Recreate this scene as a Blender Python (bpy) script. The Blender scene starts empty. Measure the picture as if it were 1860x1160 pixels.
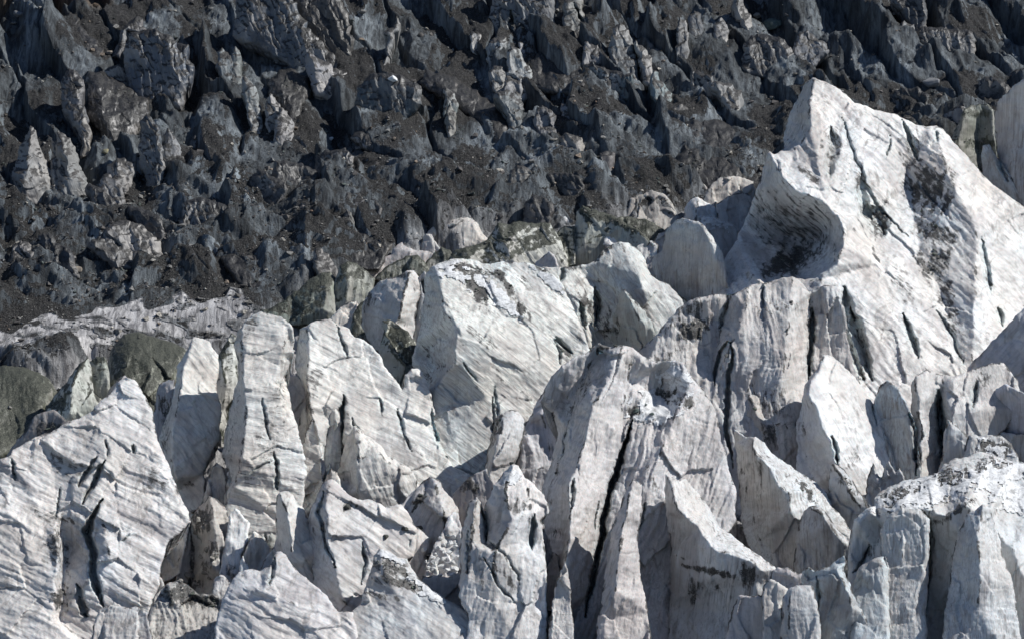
import bpy, math, random
import numpy as np
from mathutils import Vector
from mathutils.geometry import delaunay_2d_cdt

scene = bpy.context.scene
COL = scene.collection
# ------------------------------------------------------------------ camera
F_PX = 8370.0                       # focal length in photo pixels (162 mm lens)
PITCH = math.radians(15)
CAM = np.array([0.0, 0.0, 170.0])
FWD = np.array([0.0, math.cos(PITCH), -math.sin(PITCH)])
UP = np.array([0.0, math.sin(PITCH), math.cos(PITCH)])
cam_d = bpy.data.cameras.new('camera'); cam = bpy.data.objects.new('camera', cam_d); COL.objects.link(cam)
cam.location = CAM; cam.rotation_euler = (math.radians(90) - PITCH, 0, 0)
cam_d.lens = 36.0 * F_PX / 1860; cam_d.sensor_width = 36; cam_d.clip_start = 1; cam_d.clip_end = 20000
scene.camera = cam
# ------------------------------------------------------------------ light
SUN = Vector((0.72, 0.16, 0.70)).normalized()
world = bpy.data.worlds.new('World'); scene.world = world; world.use_nodes = True
wn = world.node_tree; bgn = wn.nodes['Background']
sky = wn.nodes.new('ShaderNodeTexSky'); sky.sky_type = 'NISHITA'; sky.sun_disc = False
sky.sun_elevation = math.asin(SUN.z); sky.sun_rotation = math.atan2(SUN.x, SUN.y); sky.altitude = 3500
wn.links.new(sky.outputs[0], bgn.inputs[0]); bgn.inputs[1].default_value = 0.088
sun_d = bpy.data.lights.new('sun', 'SUN'); sun_d.energy = 4.3; sun_d.angle = math.radians(0.5); sun_d.color = (1, 0.982, 0.94)
sun = bpy.data.objects.new('sun', sun_d); COL.objects.link(sun)
sun.rotation_euler = SUN.to_track_quat('Z', 'Y').to_euler(); sun.location = (200, 500, 300)
scene.view_settings.view_transform = 'Standard'; scene.view_settings.look = 'None'
scene.view_settings.exposure = 0.20; scene.view_settings.gamma = 1
scene.cycles.max_bounces = 5; scene.cycles.diffuse_bounces = 3

# ------------------------------------------------------------------ helpers
rng = np.random.default_rng(7)
U = 0.054                                   # metres per photo pixel at the ice
def plane(py): return 2.2 * (1160.0 - py)   # depth of the glacier surface along a row, in px units
def to_world(px, py, du):
    d = 420.0 + U * du
    X = (px - 930.0) * d / F_PX; Y = (580.0 - py) * d / F_PX
    return CAM[None, :] + d[:, None] * FWD[None, :] + Y[:, None] * UP[None, :] + X[:, None] * np.array([1.0, 0, 0])[None, :]

_perm = np.random.default_rng(11).permutation(65536).astype(np.int64)
_grad = np.random.default_rng(12).normal(size=(4096, 3)); _grad /= np.linalg.norm(_grad, axis=1)[:, None]
def perlin(x, y, z=0.0):
    x = np.asarray(x, float); y = np.asarray(y, float); z = np.zeros_like(x) + z
    xi = np.floor(x).astype(np.int64); yi = np.floor(y).astype(np.int64); zi = np.floor(z).astype(np.int64)
    xf = x - xi; yf = y - yi; zf = z - zi
    u = xf*xf*xf*(xf*(xf*6-15)+10); v = yf*yf*yf*(yf*(yf*6-15)+10); w = zf*zf*zf*(zf*(zf*6-15)+10)
    r = 0
    for i in (0, 1):
        for j in (0, 1):
            for k in (0, 1):
                h = _perm[(_perm[(_perm[(xi+i) & 65535] + yi + j) & 65535] + zi + k) & 65535] & 4095
                g = _grad[h]
                t = g[:, 0]*(xf-i) + g[:, 1]*(yf-j) + g[:, 2]*(zf-k)
                r = r + t * (u if i else 1-u) * (v if j else 1-v) * (w if k else 1-w)
    return r * 1.6
def fbm(x, y, z=0.0, o=4, g=0.5):
    r = 0; a = 1.0; f = 1.0
    for i in range(o):
        r = r + a * perlin(x*f + 17.3*i, y*f + 5.1*i, z*f); a *= g; f *= 2.03
    return r
def ridged(x, y, z=0.0, o=3, g=0.5):
    r = 0; a = 1.0; f = 1.0
    for i in range(o):
        r = r + a * (1 - np.abs(perlin(x*f + 7.7*i, y*f + 3.1*i, z*f))*2); a *= g; f *= 2.1
    return r / 1.7
def rsoft(x, y, z=0.0, o=3, g=0.45):
    r = 0; a = 1.0; f = 1.0
    for i in range(o):
        r = r + a*(1 - np.sqrt(4*perlin(x*f + 7.7*i, y*f + 3.1*i, z*f)**2 + .03)); a *= g; f *= 2.1
    return r/1.6
def worley(x, y, seed=0):
    xi = np.floor(x).astype(np.int64); yi = np.floor(y).astype(np.int64)
    f1 = np.full(x.shape, 9.0); f2 = np.full(x.shape, 9.0); idv = np.zeros(x.shape, np.int64); cx = np.zeros(x.shape); cy = np.zeros(x.shape)
    for i in (-1, 0, 1):
        for j in (-1, 0, 1):
            h = _perm[(_perm[(xi+i+seed) & 65535] + yi + j) & 65535]
            px = xi + i + (h & 255)/255.0; py = yi + j + ((h >> 8) & 255)/255.0
            d = np.hypot(px-x, py-y)
            m = d < f1
            f2 = np.where(m, f1, np.minimum(f2, d)); f1 = np.where(m, d, f1)
            idv = np.where(m, h, idv); cx = np.where(m, px, cx); cy = np.where(m, py, cy)
    return f1, f2, idv, cx, cy
def sstep(a, b, x):
    t = np.clip((x-a)/(b-a), 0, 1); return t*t*(3-2*t)
def seg_dist(x, y, pts, closed=False):
    best = np.full(x.shape, 1e9); bx = np.zeros(x.shape); by = np.zeros(x.shape); bt = np.zeros(x.shape)
    n = len(pts); m = n if closed else n-1
    for i in range(m):
        x0, y0 = pts[i][:2]; x1, y1 = pts[(i+1) % n][:2]
        dx, dy = x1-x0, y1-y0; L = dx*dx+dy*dy + 1e-9
        t = np.clip(((x-x0)*dx + (y-y0)*dy)/L, 0, 1)
        qx = x0+t*dx; qy = y0+t*dy; d = np.hypot(x-qx, y-qy); k = d < best
        best = np.where(k, d, best); bx = np.where(k, qx, bx); by = np.where(k, qy, by); bt = np.where(k, (i+t)/max(m, 1), bt)
    return best, bx, by, bt
def inside(x, y, pts):
    c = np.zeros(x.shape, bool); n = len(pts)
    for i in range(n):
        x0, y0 = pts[i][:2]; x1, y1 = pts[(i+1) % n][:2]
        if y0 == y1: continue
        c ^= ((y0 > y) != (y1 > y)) & (x < (x1-x0)*(y-y0)/(y1-y0) + x0)
    return c
def blur(a, m, n):
    a = np.where(m, a, 0.0); w = m.astype(float)
    for _ in range(n):
        for ax in (0, 1):
            a = (np.roll(a, 1, ax) + a*2 + np.roll(a, -1, ax))/4; w = (np.roll(w, 1, ax) + w*2 + np.roll(w, -1, ax))/4
    return a/np.maximum(w, 1e-6)

def mesh_obj(name, V, faces4, mat, attrs=None, origin=None, faces3=None, smooth=True):
    """V (n,3) world; faces4 (m,4); attrs {name:(n,) or (n,3)}"""
    V = np.asarray(V, float)
    if origin is None:
        lo = V.min(0); hi = V.max(0); origin = np.array([(lo[0]+hi[0])/2, (lo[1]+hi[1])/2, lo[2]])
    me = bpy.data.meshes.new(name); n = len(V)
    me.vertices.add(n); me.vertices.foreach_set('co', (V - origin).astype(np.float32).ravel())
    f4 = np.asarray(faces4, np.int32).reshape(-1, 4); f3 = np.zeros((0, 3), np.int32) if faces3 is None else np.asarray(faces3, np.int32).reshape(-1, 3)
    me.loops.add(f4.size + f3.size); me.loops.foreach_set('vertex_index', np.concatenate([f4.ravel(), f3.ravel()]))
    me.polygons.add(len(f4) + len(f3))
    me.polygons.foreach_set('loop_start', np.concatenate([np.arange(len(f4))*4, f4.size + np.arange(len(f3))*3]).astype(np.int32))
    me.update(calc_edges=True)
    me.polygons.foreach_set('use_smooth', np.full(len(me.polygons), smooth))
    for k, a in (attrs or {}).items():
        a = np.asarray(a, np.float32)
        if a.ndim == 1:
            at = me.attributes.new(k, 'FLOAT', 'POINT'); at.data.foreach_set('value', a)
        else:
            at = me.attributes.new(k, 'FLOAT_VECTOR', 'POINT'); at.data.foreach_set('vector', a.ravel())
    me.validate(); me.materials.append(mat)
    o = bpy.data.objects.new(name, me); o.location = origin; COL.objects.link(o)
    return o

# ------------------------------------------------------------------ materials
def new_mat(name):
    m = bpy.data.materials.new(name); m.use_nodes = True; nt = m.node_tree
    for n in list(nt.nodes):
        if n.type != 'OUTPUT_MATERIAL': nt.nodes.remove(n)
    b = nt.nodes.new('ShaderNodeBsdfPrincipled'); nt.links.new(b.outputs[0], nt.nodes['Material Output'].inputs[0])
    return m, nt, b
class NT:
    def __init__(s, nt): s.nt = nt
    def link(s, v, inp):
        if isinstance(v, (int, float)): inp.default_value = v
        elif isinstance(v, tuple): inp.default_value = v
        else: s.nt.links.new(v, inp)
    def attr(s, name, out='Fac'):
        n = s.nt.nodes.new('ShaderNodeAttribute'); n.attribute_name = name; return n.outputs[out]
    def noise(s, vec, scale, detail=4, rough=0.55, dist=0.0):
        n = s.nt.nodes.new('ShaderNodeTexNoise'); s.link(vec, n.inputs['Vector']); n.inputs['Scale'].default_value = scale
        n.inputs['Detail'].default_value = detail; n.inputs['Roughness'].default_value = rough; n.inputs['Distortion'].default_value = dist
        return n.outputs['Fac']
    def vscale(s, vec, sc):
        n = s.nt.nodes.new('ShaderNodeVectorMath'); n.operation = 'MULTIPLY'; s.link(vec, n.inputs[0]); n.inputs[1].default_value = sc; return n.outputs[0]
    def math(s, op, a, b=0.0, c=None, clamp=False):
        n = s.nt.nodes.new('ShaderNodeMath'); n.operation = op; n.use_clamp = clamp; s.link(a, n.inputs[0]); s.link(b, n.inputs[1])
        if c is not None: s.link(c, n.inputs[2])
        return n.outputs[0]
    def ramp(s, v, a, b, lo=0.0, hi=1.0):
        n = s.nt.nodes.new('ShaderNodeMapRange'); n.interpolation_type = 'SMOOTHSTEP'; s.link(v, n.inputs[0])
        n.inputs[1].default_value = a; n.inputs[2].default_value = b; n.inputs[3].default_value = lo; n.inputs[4].default_value = hi; return n.outputs[0]
    def mix(s, f, a, b, mode='MIX'):
        n = s.nt.nodes.new('ShaderNodeMix'); n.data_type = 'RGBA'; n.blend_type = mode; s.link(f, n.inputs[0])
        s.link(a, n.inputs[6]); s.link(b, n.inputs[7]); return n.outputs[2]
    def bump(s, h, dist, strength=1.0, nrm=None):
        n = s.nt.nodes.new('ShaderNodeBump'); n.inputs['Distance'].default_value = dist; n.inputs['Strength'].default_value = strength
        s.link(h, n.inputs['Height'])
        if nrm is not None: s.link(nrm, n.inputs['Normal'])
        return n.outputs[0]

def ice_material(name, strata=0.5, streak=0.5, rough=0.55, dirt_col=(0.042, 0.040, 0.038, 1), line_col=(0.22, 0.195, 0.18, 1), gloss=0.35, fine=1.0, cap=0.0):
    m, nt, b = new_mat(name); N = NT(nt)
    flow = N.attr('flow', 'Vector'); tint = N.attr('tint', 'Color'); dirt = N.attr('dirt')
    # flow: x = along the fall line, y = across, z = depth (metres)
    warp = N.noise(flow, 0.35, 3)
    big = N.noise(flow, 0.16, 4, 0.6); vary = N.noise(flow, 0.11, 3, 0.5)
    st = N.noise(N.vscale(flow, (0.13, 2.8, 1.2)), 1.0, 6, 0.66, 0.35)       # streaks down the fall line
    fin = N.noise(N.vscale(flow, (0.30, 8.0, 4.0)), 1.0, 4, 0.65, 0.2)
    # annual layers: thin bands lying across the fall line, bent by noise
    nm = nt.nodes.new('ShaderNodeVectorMath'); nm.operation = 'ADD'
    comb = nt.nodes.new('ShaderNodeCombineXYZ'); N.link(N.math('MULTIPLY', warp, 4.0), comb.inputs[0])
    nt.links.new(flow, nm.inputs[0]); nt.links.new(comb.outputs[0], nm.inputs[1])
    ly = N.noise(N.vscale(nm.outputs[0], (2.0, 0.14, 0.14)), 1.0, 6, 0.74)
    grain = N.noise(flow, 9.0, 3, 0.7)
    mot = N.noise(flow, 1.3, 6, 0.65, 0.6)
    c = N.mix(N.math('MULTIPLY', N.math('MULTIPLY', N.ramp(ly, 0.50, 0.68), N.ramp(vary, .62, .40, .2, 1.0)), 0.9*strata), tint, line_col)
    c = N.mix(N.math('MULTIPLY', N.ramp(ly, 0.42, 0.30), 0.35*strata), c, (0.84, 0.83, 0.81, 1))
    c = N.mix(N.math('MULTIPLY', N.math('MULTIPLY', N.ramp(st, 0.47, 0.68), N.ramp(vary, .36, .60, .15, 1.0)), 0.95*streak), c, line_col)
    c = N.mix(N.math('MULTIPLY', N.ramp(fin, 0.50, 0.68), 0.55*streak), c, (0.12, 0.11, 0.105, 1))
    c = N.mix(N.math('MULTIPLY', N.ramp(big, 0.44, 0.66), 0.55), c, (0.46, 0.43, 0.40, 1))
    c = N.mix(N.math('MULTIPLY', N.ramp(mot, 0.50, 0.72), 0.5), c, (0.34, 0.33, 0.32, 1))
    pos = nt.nodes.new('ShaderNodeNewGeometry').outputs['Position']      # melt water stains running straight down
    dr1 = N.noise(N.vscale(pos, (1.5, 1.1, 0.10)), 1.0, 5, 0.65, 0.25); dr2 = N.noise(N.vscale(pos, (0.25, 0.25, 0.13)), 1.0, 3, 0.6)
    c = N.mix(N.math('MULTIPLY', N.math('MULTIPLY', N.ramp(dr1, 0.50, 0.66), N.ramp(dr2, 0.42, 0.62)), 0.6), c, (0.19, 0.17, 0.155, 1))
    lil = N.noise(pos, 0.10, 3, 0.5)
    c = N.mix(N.math('MULTIPLY', N.ramp(lil, 0.48, 0.68), 0.25), c, N.mix(1.0, c, (0.90, 0.85, 0.84, 1), 'MULTIPLY'))
    # dirt: attribute modulated by noise so that it breaks up
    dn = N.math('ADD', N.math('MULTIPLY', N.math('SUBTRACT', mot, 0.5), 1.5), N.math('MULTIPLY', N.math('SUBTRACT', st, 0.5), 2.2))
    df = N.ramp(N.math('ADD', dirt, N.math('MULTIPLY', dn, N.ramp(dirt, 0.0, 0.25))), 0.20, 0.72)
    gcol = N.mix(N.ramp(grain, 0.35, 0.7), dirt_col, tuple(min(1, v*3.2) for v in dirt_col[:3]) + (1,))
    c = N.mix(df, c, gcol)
    if cap:      # stones and grit lie only where the ice is not too steep
        geo = nt.nodes.new('ShaderNodeNewGeometry'); sp = nt.nodes.new('ShaderNodeSeparateXYZ'); nt.links.new(geo.outputs['Normal'], sp.inputs[0])
        cz = N.math('ADD', sp.outputs[2], N.math('MULTIPLY', N.math('SUBTRACT', mot, 0.5), 1.3))
        gr = N.noise(flow, 6.0, 4, 0.75)
        c = N.mix(N.ramp(cz, 0.62-0.2*cap, 0.86-0.2*cap), c, N.mix(N.ramp(gr, .42, .70), (dirt_col[0]*.7, dirt_col[1]*.7, dirt_col[2]*.72, 1), tuple(v*3.2 for v in dirt_col[:3])+(1,)))
    nt.links.new(c, b.inputs['Base Color'])
    N.link(N.ramp(mot, 0.3, 0.7, rough - 0.1, rough + 0.15), b.inputs['Roughness'])
    b.inputs['Specular IOR Level'].default_value = gloss
    if not cap:
        b.inputs['Subsurface Weight'].default_value = 0.22; b.inputs['Subsurface Radius'].default_value = (.35, .75, 1.0); b.inputs['Subsurface Scale'].default_value = 0.30
    h = N.math('ADD', N.math('MULTIPLY', st, 0.9), N.math('MULTIPLY', fin, 0.35))
    h = N.math('ADD', h, N.math('MULTIPLY', ly, 0.25*strata))
    h = N.math('ADD', h, N.math('MULTIPLY', mot, 0.3)); h = N.math('ADD', h, N.math('MULTIPLY', grain, 0.10))
    nt.links.new(N.bump(h, 0.15*fine, 0.65), b.inputs['Normal'])
    return m
M_ICE = ice_material('banded_ice', 0.75, 0.55)
M_STREAK = ice_material('streaked_ice', 0.25, 0.95)
M_CLEAN = ice_material('clean_ice', 0.3, 0.35)
M_GREEN = ice_material('green_dusted_ice', 0.3, 0.9, dirt_col=(0.045, 0.047, 0.036, 1), line_col=(0.15, 0.155, 0.125, 1), cap=0.55)
M_DARK = ice_material('sooty_ice', 0.15, 1.0, rough=0.42, dirt_col=(0.024, 0.023, 0.022, 1), line_col=(0.045, 0.045, 0.047, 1), gloss=0.4, fine=1.3, cap=0.8)

M_SOOT = ice_material('smudged_ice', 0.3, 0.9, dirt_col=(0.035, 0.033, 0.031, 1), line_col=(0.085, 0.082, 0.08, 1), gloss=0.4, fine=1.2, cap=0.35)
def debris_material():
    m, nt, b = new_mat('moraine_debris'); N = NT(nt)
    tc = nt.nodes.new('ShaderNodeTexCoord').outputs['Object']
    tint = N.attr('tint', 'Color'); ice = N.attr('ice')
    n1 = N.noise(tc, 0.5, 8, 0.68); n2 = N.noise(tc, 6.0, 4, 0.75); n3 = N.noise(N.vscale(tc, (1.6, 0.8, 0.8)), 1.0, 7, 0.72, 0.6)
    vo = nt.nodes.new('ShaderNodeTexVoronoi'); vo.inputs['Scale'].default_value = 3.2; nt.links.new(tc, vo.inputs['Vector'])
    st = N.noise(N.vscale(tc, (2.0, 0.42, 0.32)), 1.0, 6, 0.70, 0.5)
    deb = N.mix(N.ramp(n2, 0.42, 0.66), (0.010, 0.010, 0.0105, 1), (0.088, 0.085, 0.083, 1))
    deb = N.mix(N.ramp(vo.outputs['Distance'], 0.16, 0.05), deb, (0.16, 0.15, 0.135, 1))
    deb = N.mix(N.math('MULTIPLY', N.ramp(n1, 0.45, 0.7), 0.5), deb, (0.030, 0.028, 0.026, 1))
    icec = N.mix(N.ramp(st, 0.38, 0.62), tint, N.mix(1.0, tint, (0.30, 0.30, 0.31, 1), 'MULTIPLY'))
    f = N.ramp(N.math('ADD', ice, N.math('MULTIPLY', N.math('SUBTRACT', n3, 0.5), 1.8)), 0.34, 0.56)
    c = N.mix(f, deb, icec)
    nt.links.new(c, b.inputs['Base Color']); b.inputs['Roughness'].default_value = 0.7; b.inputs['Specular IOR Level'].default_value = 0.3
    h = N.math('ADD', N.math('MULTIPLY', n2, 0.5), N.math('MULTIPLY', n3, 1.0)); h = N.math('ADD', h, N.math('MULTIPLY', st, 0.7))
    h = N.math('MULTIPLY', h, N.ramp(ice, 1.2, 1.7, 1.0, 0.3))
    nt.links.new(N.bump(h, 0.55, 1.0), b.inputs['Normal'])
    return m
M_DEB = debris_material()
def rock_material(name, c1, c2):
    m, nt, b = new_mat(name); N = NT(nt)
    tc = nt.nodes.new('ShaderNodeTexCoord').outputs['Object']
    n1 = N.noise(tc, 2.0, 6, 0.65, 0.5); n2 = N.noise(tc, 14.0, 3, 0.7)
    c = N.mix(N.ramp(n1, 0.35, 0.65), c1 + (1,), c2 + (1,)); c = N.mix(N.math('MULTIPLY', N.ramp(n2, 0.5, 0.7), 0.5), c, tuple(v*0.4 for v in c1) + (1,))
    nt.links.new(c, b.inputs['Base Color']); b.inputs['Roughness'].default_value = 0.8
    nt.links.new(N.bump(N.math('ADD', n1, N.math('MULTIPLY', n2, 0.4)), 0.12, 0.8), b.inputs['Normal'])
    return m

m, nt, b = new_mat('rubble_stone'); N = NT(nt)
tcv = nt.nodes.new('ShaderNodeTexCoord').outputs['Object']
nt.links.new(N.mix(N.ramp(N.noise(tcv, 5.0, 4), .4, .7), N.attr('tint', 'Color'), (0.05, 0.047, 0.043, 1)), b.inputs['Base Color']); b.inputs['Roughness'].default_value = .85
M_RUB = m
m, nt, b = new_mat('old_snow'); N = NT(nt)
tcv = nt.nodes.new('ShaderNodeNewGeometry').outputs['Position']
n1 = N.noise(tcv, 1.6, 6, .7, .5); n2 = N.noise(tcv, 7, 4, .75); n3 = N.noise(N.vscale(tcv, (1.2, .9, 3.0)), 1.0, 5, .7, .4)
cc = N.mix(N.math('MULTIPLY', N.ramp(n1, .50, .66), .7), (.76, .765, .77, 1), (.46, .455, .45, 1)); cc = N.mix(N.math('MULTIPLY', N.ramp(n3, .48, .68), .75), cc, (.20, .195, .19, 1)); cc = N.mix(N.math('MULTIPLY', N.ramp(n2, .58, .76), .6), cc, (.18, .175, .17, 1))
nt.links.new(cc, b.inputs['Base Color']); b.inputs['Roughness'].default_value = .75
nt.links.new(N.bump(N.math('ADD', n1, N.math('MULTIPLY', n2, .4)), .25, .8), b.inputs['Normal'])
M_SNOW = m
# ------------------------------------------------------------------ serac builder
DDK = 1.7
def hull_rock(R, n=10, flat=.65):
    import bmesh
    bm = bmesh.new()
    for i in range(n):
        v = Vector((R.gauss(0, 1), R.gauss(0, 1), R.gauss(0, 1))).normalized()*R.uniform(.75, 1.1); bm.verts.new((v.x, v.y, v.z*flat))
    r = bmesh.ops.convex_hull(bm, input=bm.verts)
    bmesh.ops.delete(bm, geom=[v for v in bm.verts if not v.link_faces], context='VERTS')
    bmesh.ops.triangulate(bm, faces=bm.faces); bm.verts.index_update()
    vs = np.array([list(v.co) for v in bm.verts]); fs = np.array([[v.index for v in f.verts] for f in bm.faces], int); bm.free(); return vs, fs
_PR = None
def stones(name, pts, R, parent, mat, smin=.05, smax=.3, cols=None):
    global _PR
    if _PR is None:
        R0 = random.Random(3); _PR = [hull_rock(R0) for _ in range(20)]
    cols = cols or ([(0.10, 0.10, 0.09)]*5 + [(0.16, 0.155, 0.14)]*3 + [(0.09, 0.11, 0.085)]*3 + [(0.24, 0.23, 0.21)])
    Vs, Fs, Cs, k = [], [], [], 0
    for p in pts:
        v, f = _PR[R.randrange(20)]; sc = min(smax, smin + .05*R.paretovariate(2.2)-.05+R.uniform(0, .04)); an = R.uniform(0, 6.28); c, sn = math.cos(an), math.sin(an)
        Vs.append((v @ np.array([[c, -sn, 0], [sn, c, 0], [0, 0, 1]]))*sc + p + np.array([0, 0, sc*.2])); Fs.append(f+k); k += len(v)
        Cs.append(np.tile(np.array(R.choice(cols))*R.uniform(.7, 1.3), (len(v), 1)))
    org = np.array(parent.location)
    o = mesh_obj(name, np.concatenate(Vs), np.zeros((0, 4)), M_RUB, {'tint': np.concatenate(Cs)}, faces3=np.concatenate(Fs), smooth=False, origin=org)
    o.parent = parent; o.location = (0, 0, 0); o['kind'] = 'stuff'
    return o
def serac(name, label, cat, outline, yf, off=0, a=0.0, b=0.7, feats=(), cr=(), dirt=(), tint=(0.70, 0.69, 0.66), mat=None,
          th=0, amp=1.0, flute=1.0, edge=0.6, rw=5, rr=5, step=2.0, sm=2, auto=None, group=None, back=60, wob=1.0, dbase=0.0, topd=0.0, spread=0.0, fc=1.0, ft=1.2, snow=()):
    """An ice body: outline and crest/valley lines given where they stand (photo px, plus a depth deviation in px),
    a front sheet with real relief, and a tapering back. th = lean of the fall line in degrees."""
    mat = mat or M_ICE
    if mat is M_GREEN: ft = min(ft, 1.3)
    seed = (sum(ord(ch)*(i+3) for i, ch in enumerate(label)) % 9973)*0.37
    R = random.Random(int(seed*100))
    P3 = [(p[0], p[1], DDK*p[2] if len(p) > 2 else 0.0) for p in outline]
    if spread:      # the body widens towards its root and runs into its neighbours
        yt = min(p[1] for p in P3); yl = max(p[1] for p in P3); xm = sum(p[0] for p in P3)/len(P3)
        P3 = [(p[0] + spread*sstep(.30, 1.0, (p[1]-yt)/(yl-yt+1))*(1 if p[0] > xm else -1), p[1], p[2] + spread*1.2*sstep(.30, 1.0, (p[1]-yt)/(yl-yt+1))) for p in P3]
    xs = [p[0] for p in P3]; ys = [p[1] for p in P3]; xc = (min(xs)+max(xs))/2
    verts = list(P3); edges = [(i, (i+1) % len(P3)) for i in range(len(P3))]
    for f in feats:
        k = len(verts)
        for q in f: verts.append((q[0], q[1], DDK*q[2] if len(q) > 2 else 0.0))
        edges += [(k+i, k+i+1) for i in range(len(f)-1)]
    r = delaunay_2d_cdt([Vector((v[0], v[1])) for v in verts], edges, [], 0, 0.5)
    cv, tris, orig = r[0], r[2], r[3]
    dep = []
    for i, v in enumerate(cv):
        if orig[i]: dep.append(verts[orig[i][0]][2])
        else:
            ws = [(1/((v.x-q[0])**2+(v.y-q[1])**2+1)**1.5, q[2]) for q in verts]; dep.append(sum(w*d for w, d in ws)/sum(w for w, d in ws))
    pad = 4
    gx = np.arange(min(xs)-pad, max(xs)+pad+step, step); gy = np.arange(min(ys)-pad, max(ys)+pad+step, step)
    X, Y = np.meshgrid(gx, gy); H, W = X.shape
    x = X.ravel(); y = Y.ravel()
    D = np.full(x.shape, np.nan)
    for t in tris:
        (x0, y0), (x1, y1), (x2, y2) = [(cv[i].x, cv[i].y) for i in t]
        det = (y1-y2)*(x0-x2) + (x2-x1)*(y0-y2)
        if abs(det) < 1e-6: continue
        k = np.where((x >= min(x0, x1, x2)-.01) & (x <= max(x0, x1, x2)+.01) & (y >= min(y0, y1, y2)-.01) & (y <= max(y0, y1, y2)+.01))[0]
        l0 = ((y1-y2)*(x[k]-x2) + (x2-x1)*(y[k]-y2))/det; l1 = ((y2-y0)*(x[k]-x2) + (x0-x2)*(y[k]-y2))/det; l2 = 1-l0-l1
        q = (l0 > -1e-4) & (l1 > -1e-4) & (l2 > -1e-4); k = k[q]
        D[k] = l0[q]*dep[t[0]] + l1[q]*dep[t[1]] + l2[q]*dep[t[2]]
    msk = ~np.isnan(D); ins = inside(x, y, P3)
    D = blur(np.where(msk, D, 0).reshape(H, W), (msk & ins).reshape(H, W), sm).ravel()
    I = ins.reshape(H, W)
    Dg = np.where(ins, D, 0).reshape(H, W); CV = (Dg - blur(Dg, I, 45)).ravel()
    cell = I[:-1, :-1] | I[1:, :-1] | I[:-1, 1:] | I[1:, 1:]
    ed, ex, ey, et = seg_dist(x, y, P3, True)
    x = np.where(ins, x, ex); y = np.where(ins, y, ey); e = np.where(ins, ed, 0.0)
    vid = np.arange(H*W).reshape(H, W)
    cj, ci = np.where(cell)
    q = np.stack([vid[cj, ci], vid[cj+1, ci], vid[cj+1, ci+1], vid[cj, ci+1]], 1)
    used = np.unique(q); remap = np.full(H*W, -1); remap[used] = np.arange(len(used)); q = remap[q]
    x, y, e, D, CV = x[used], y[used], e[used], D[used], CV[used]
    # rounding towards the edge
    t = np.clip(1 - e/rw, 0, 1); D = D + rr*(1-np.sqrt(np.maximum(0, 1-t*t)))
    # relief
    ct, s_ = math.cos(math.radians(th)), math.sin(math.radians(th))
    al = y*ct + x*s_; ac = x*ct - y*s_                  # along / across the fall line
    wv = 14*perlin(x/90, y/90, seed); acw = ac + wv
    n = 5*amp*fbm(x/95, y/95, seed, 3, .42)
    fl = ridged(al/170, acw/26, seed+3, 3)
    n = n - 2.2*flute*(fl-0.3) - .8*flute*ridged(al/200, acw/12, seed+4, 2)
    n = n + 1.1*flute*fbm(al/120, acw/8, seed+9, 3) + .55*amp*fbm(x/6, y/6, seed+5, 2)
    n = n + .7*amp*np.abs(fbm((ac+20*perlin(x/60, y/60, seed+2))/120, al/9, seed+20, 3))
    # blocky fracture facets
    f1, f2, idv, cx_, cy_ = worley(acw/55/fc+seed, al/95/fc+seed, 3)
    n = n + amp*ft*fc*(((idv % 97)/97.0 - .5)*4 + (acw/55/fc+seed-cx_)*((idv % 31)/31.-.5)*16 + (al/95/fc+seed-cy_)*((idv % 53)/53.-.5)*16)
    ci2 = np.exp(-((f2-f1)/0.035)**2)*sstep(0.1, 0.6, fbm(x/60, y/60, seed+30, 2)+0.25)
    n = n + (.8 if mat is not M_GREEN else 0)*ci2*amp
    fade = sstep(0, 10, e)
    D = D + n*(0.35+0.65*fade)
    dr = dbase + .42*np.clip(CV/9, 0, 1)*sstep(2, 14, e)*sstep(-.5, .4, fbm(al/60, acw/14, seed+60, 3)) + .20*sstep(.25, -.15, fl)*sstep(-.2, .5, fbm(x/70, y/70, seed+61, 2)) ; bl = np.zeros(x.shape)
    # random small cracks along the fall line
    W_, H_ = max(xs)-min(xs), max(ys)-min(ys)
    na = auto if auto is not None else int(W_*H_/6500)
    na = int(na*.28)
    crl = list(cr)
    for _ in range(na):
        cx0 = R.uniform(min(xs), max(xs)); cy0 = R.uniform(min(ys), max(ys)); L = R.uniform(15, 75); ang = math.radians(R.gauss(-6, 14))
        pp = [(cx0, cy0)]
        for i in range(4):
            ang += R.gauss(0, .10); cx0 += -math.sin(-ang)*L/4; cy0 += math.cos(ang)*L/4; pp.append((cx0, cy0))
        crl.append((R.uniform(1.3, 2.8), R.uniform(5, 15), pp))
    jx = 2.5*perlin(x/30, y/30, seed+50) + 1.6*perlin(x/7, y/7, seed+51); jy = 2.5*perlin(x/30, y/30, seed+52)
    for c in crl:
        w, dp, pp = c[:3]
        d_, _, _, t_ = seg_dist(x+jx, y+jy, pp)
        ww = w*np.clip(np.sin(np.pi*np.clip(t_, 0.04, 0.96))*1.5, 0.15, 1.0)
        pr = np.clip(1-d_/ww, 0, 1)
        D = D + 1.1*dp*pr**0.7; bl = np.maximum(bl, np.exp(-(d_/(ww*1.1+1.5))**2))
        dr = np.maximum(dr, 0.44*np.exp(-(d_/(ww*0.9+1.5))**2)*(c[3] if len(c) > 3 else 0.8))
    for d0 in dirt:
        bx, by, rx, ry, s0 = d0[:5]; an = math.radians(d0[5] if len(d0) > 5 else 0)
        ux = (x-bx)*math.cos(an) + (y-by)*math.sin(an); uy = -(x-bx)*math.sin(an) + (y-by)*math.cos(an)
        rr_ = np.hypot(ux/rx, uy/ry) + 0.5*fbm(x/14, y/32, seed+70, 4, .6)
        dr = np.maximum(dr, s0*sstep(1.25, 0.25, rr_))
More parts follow.
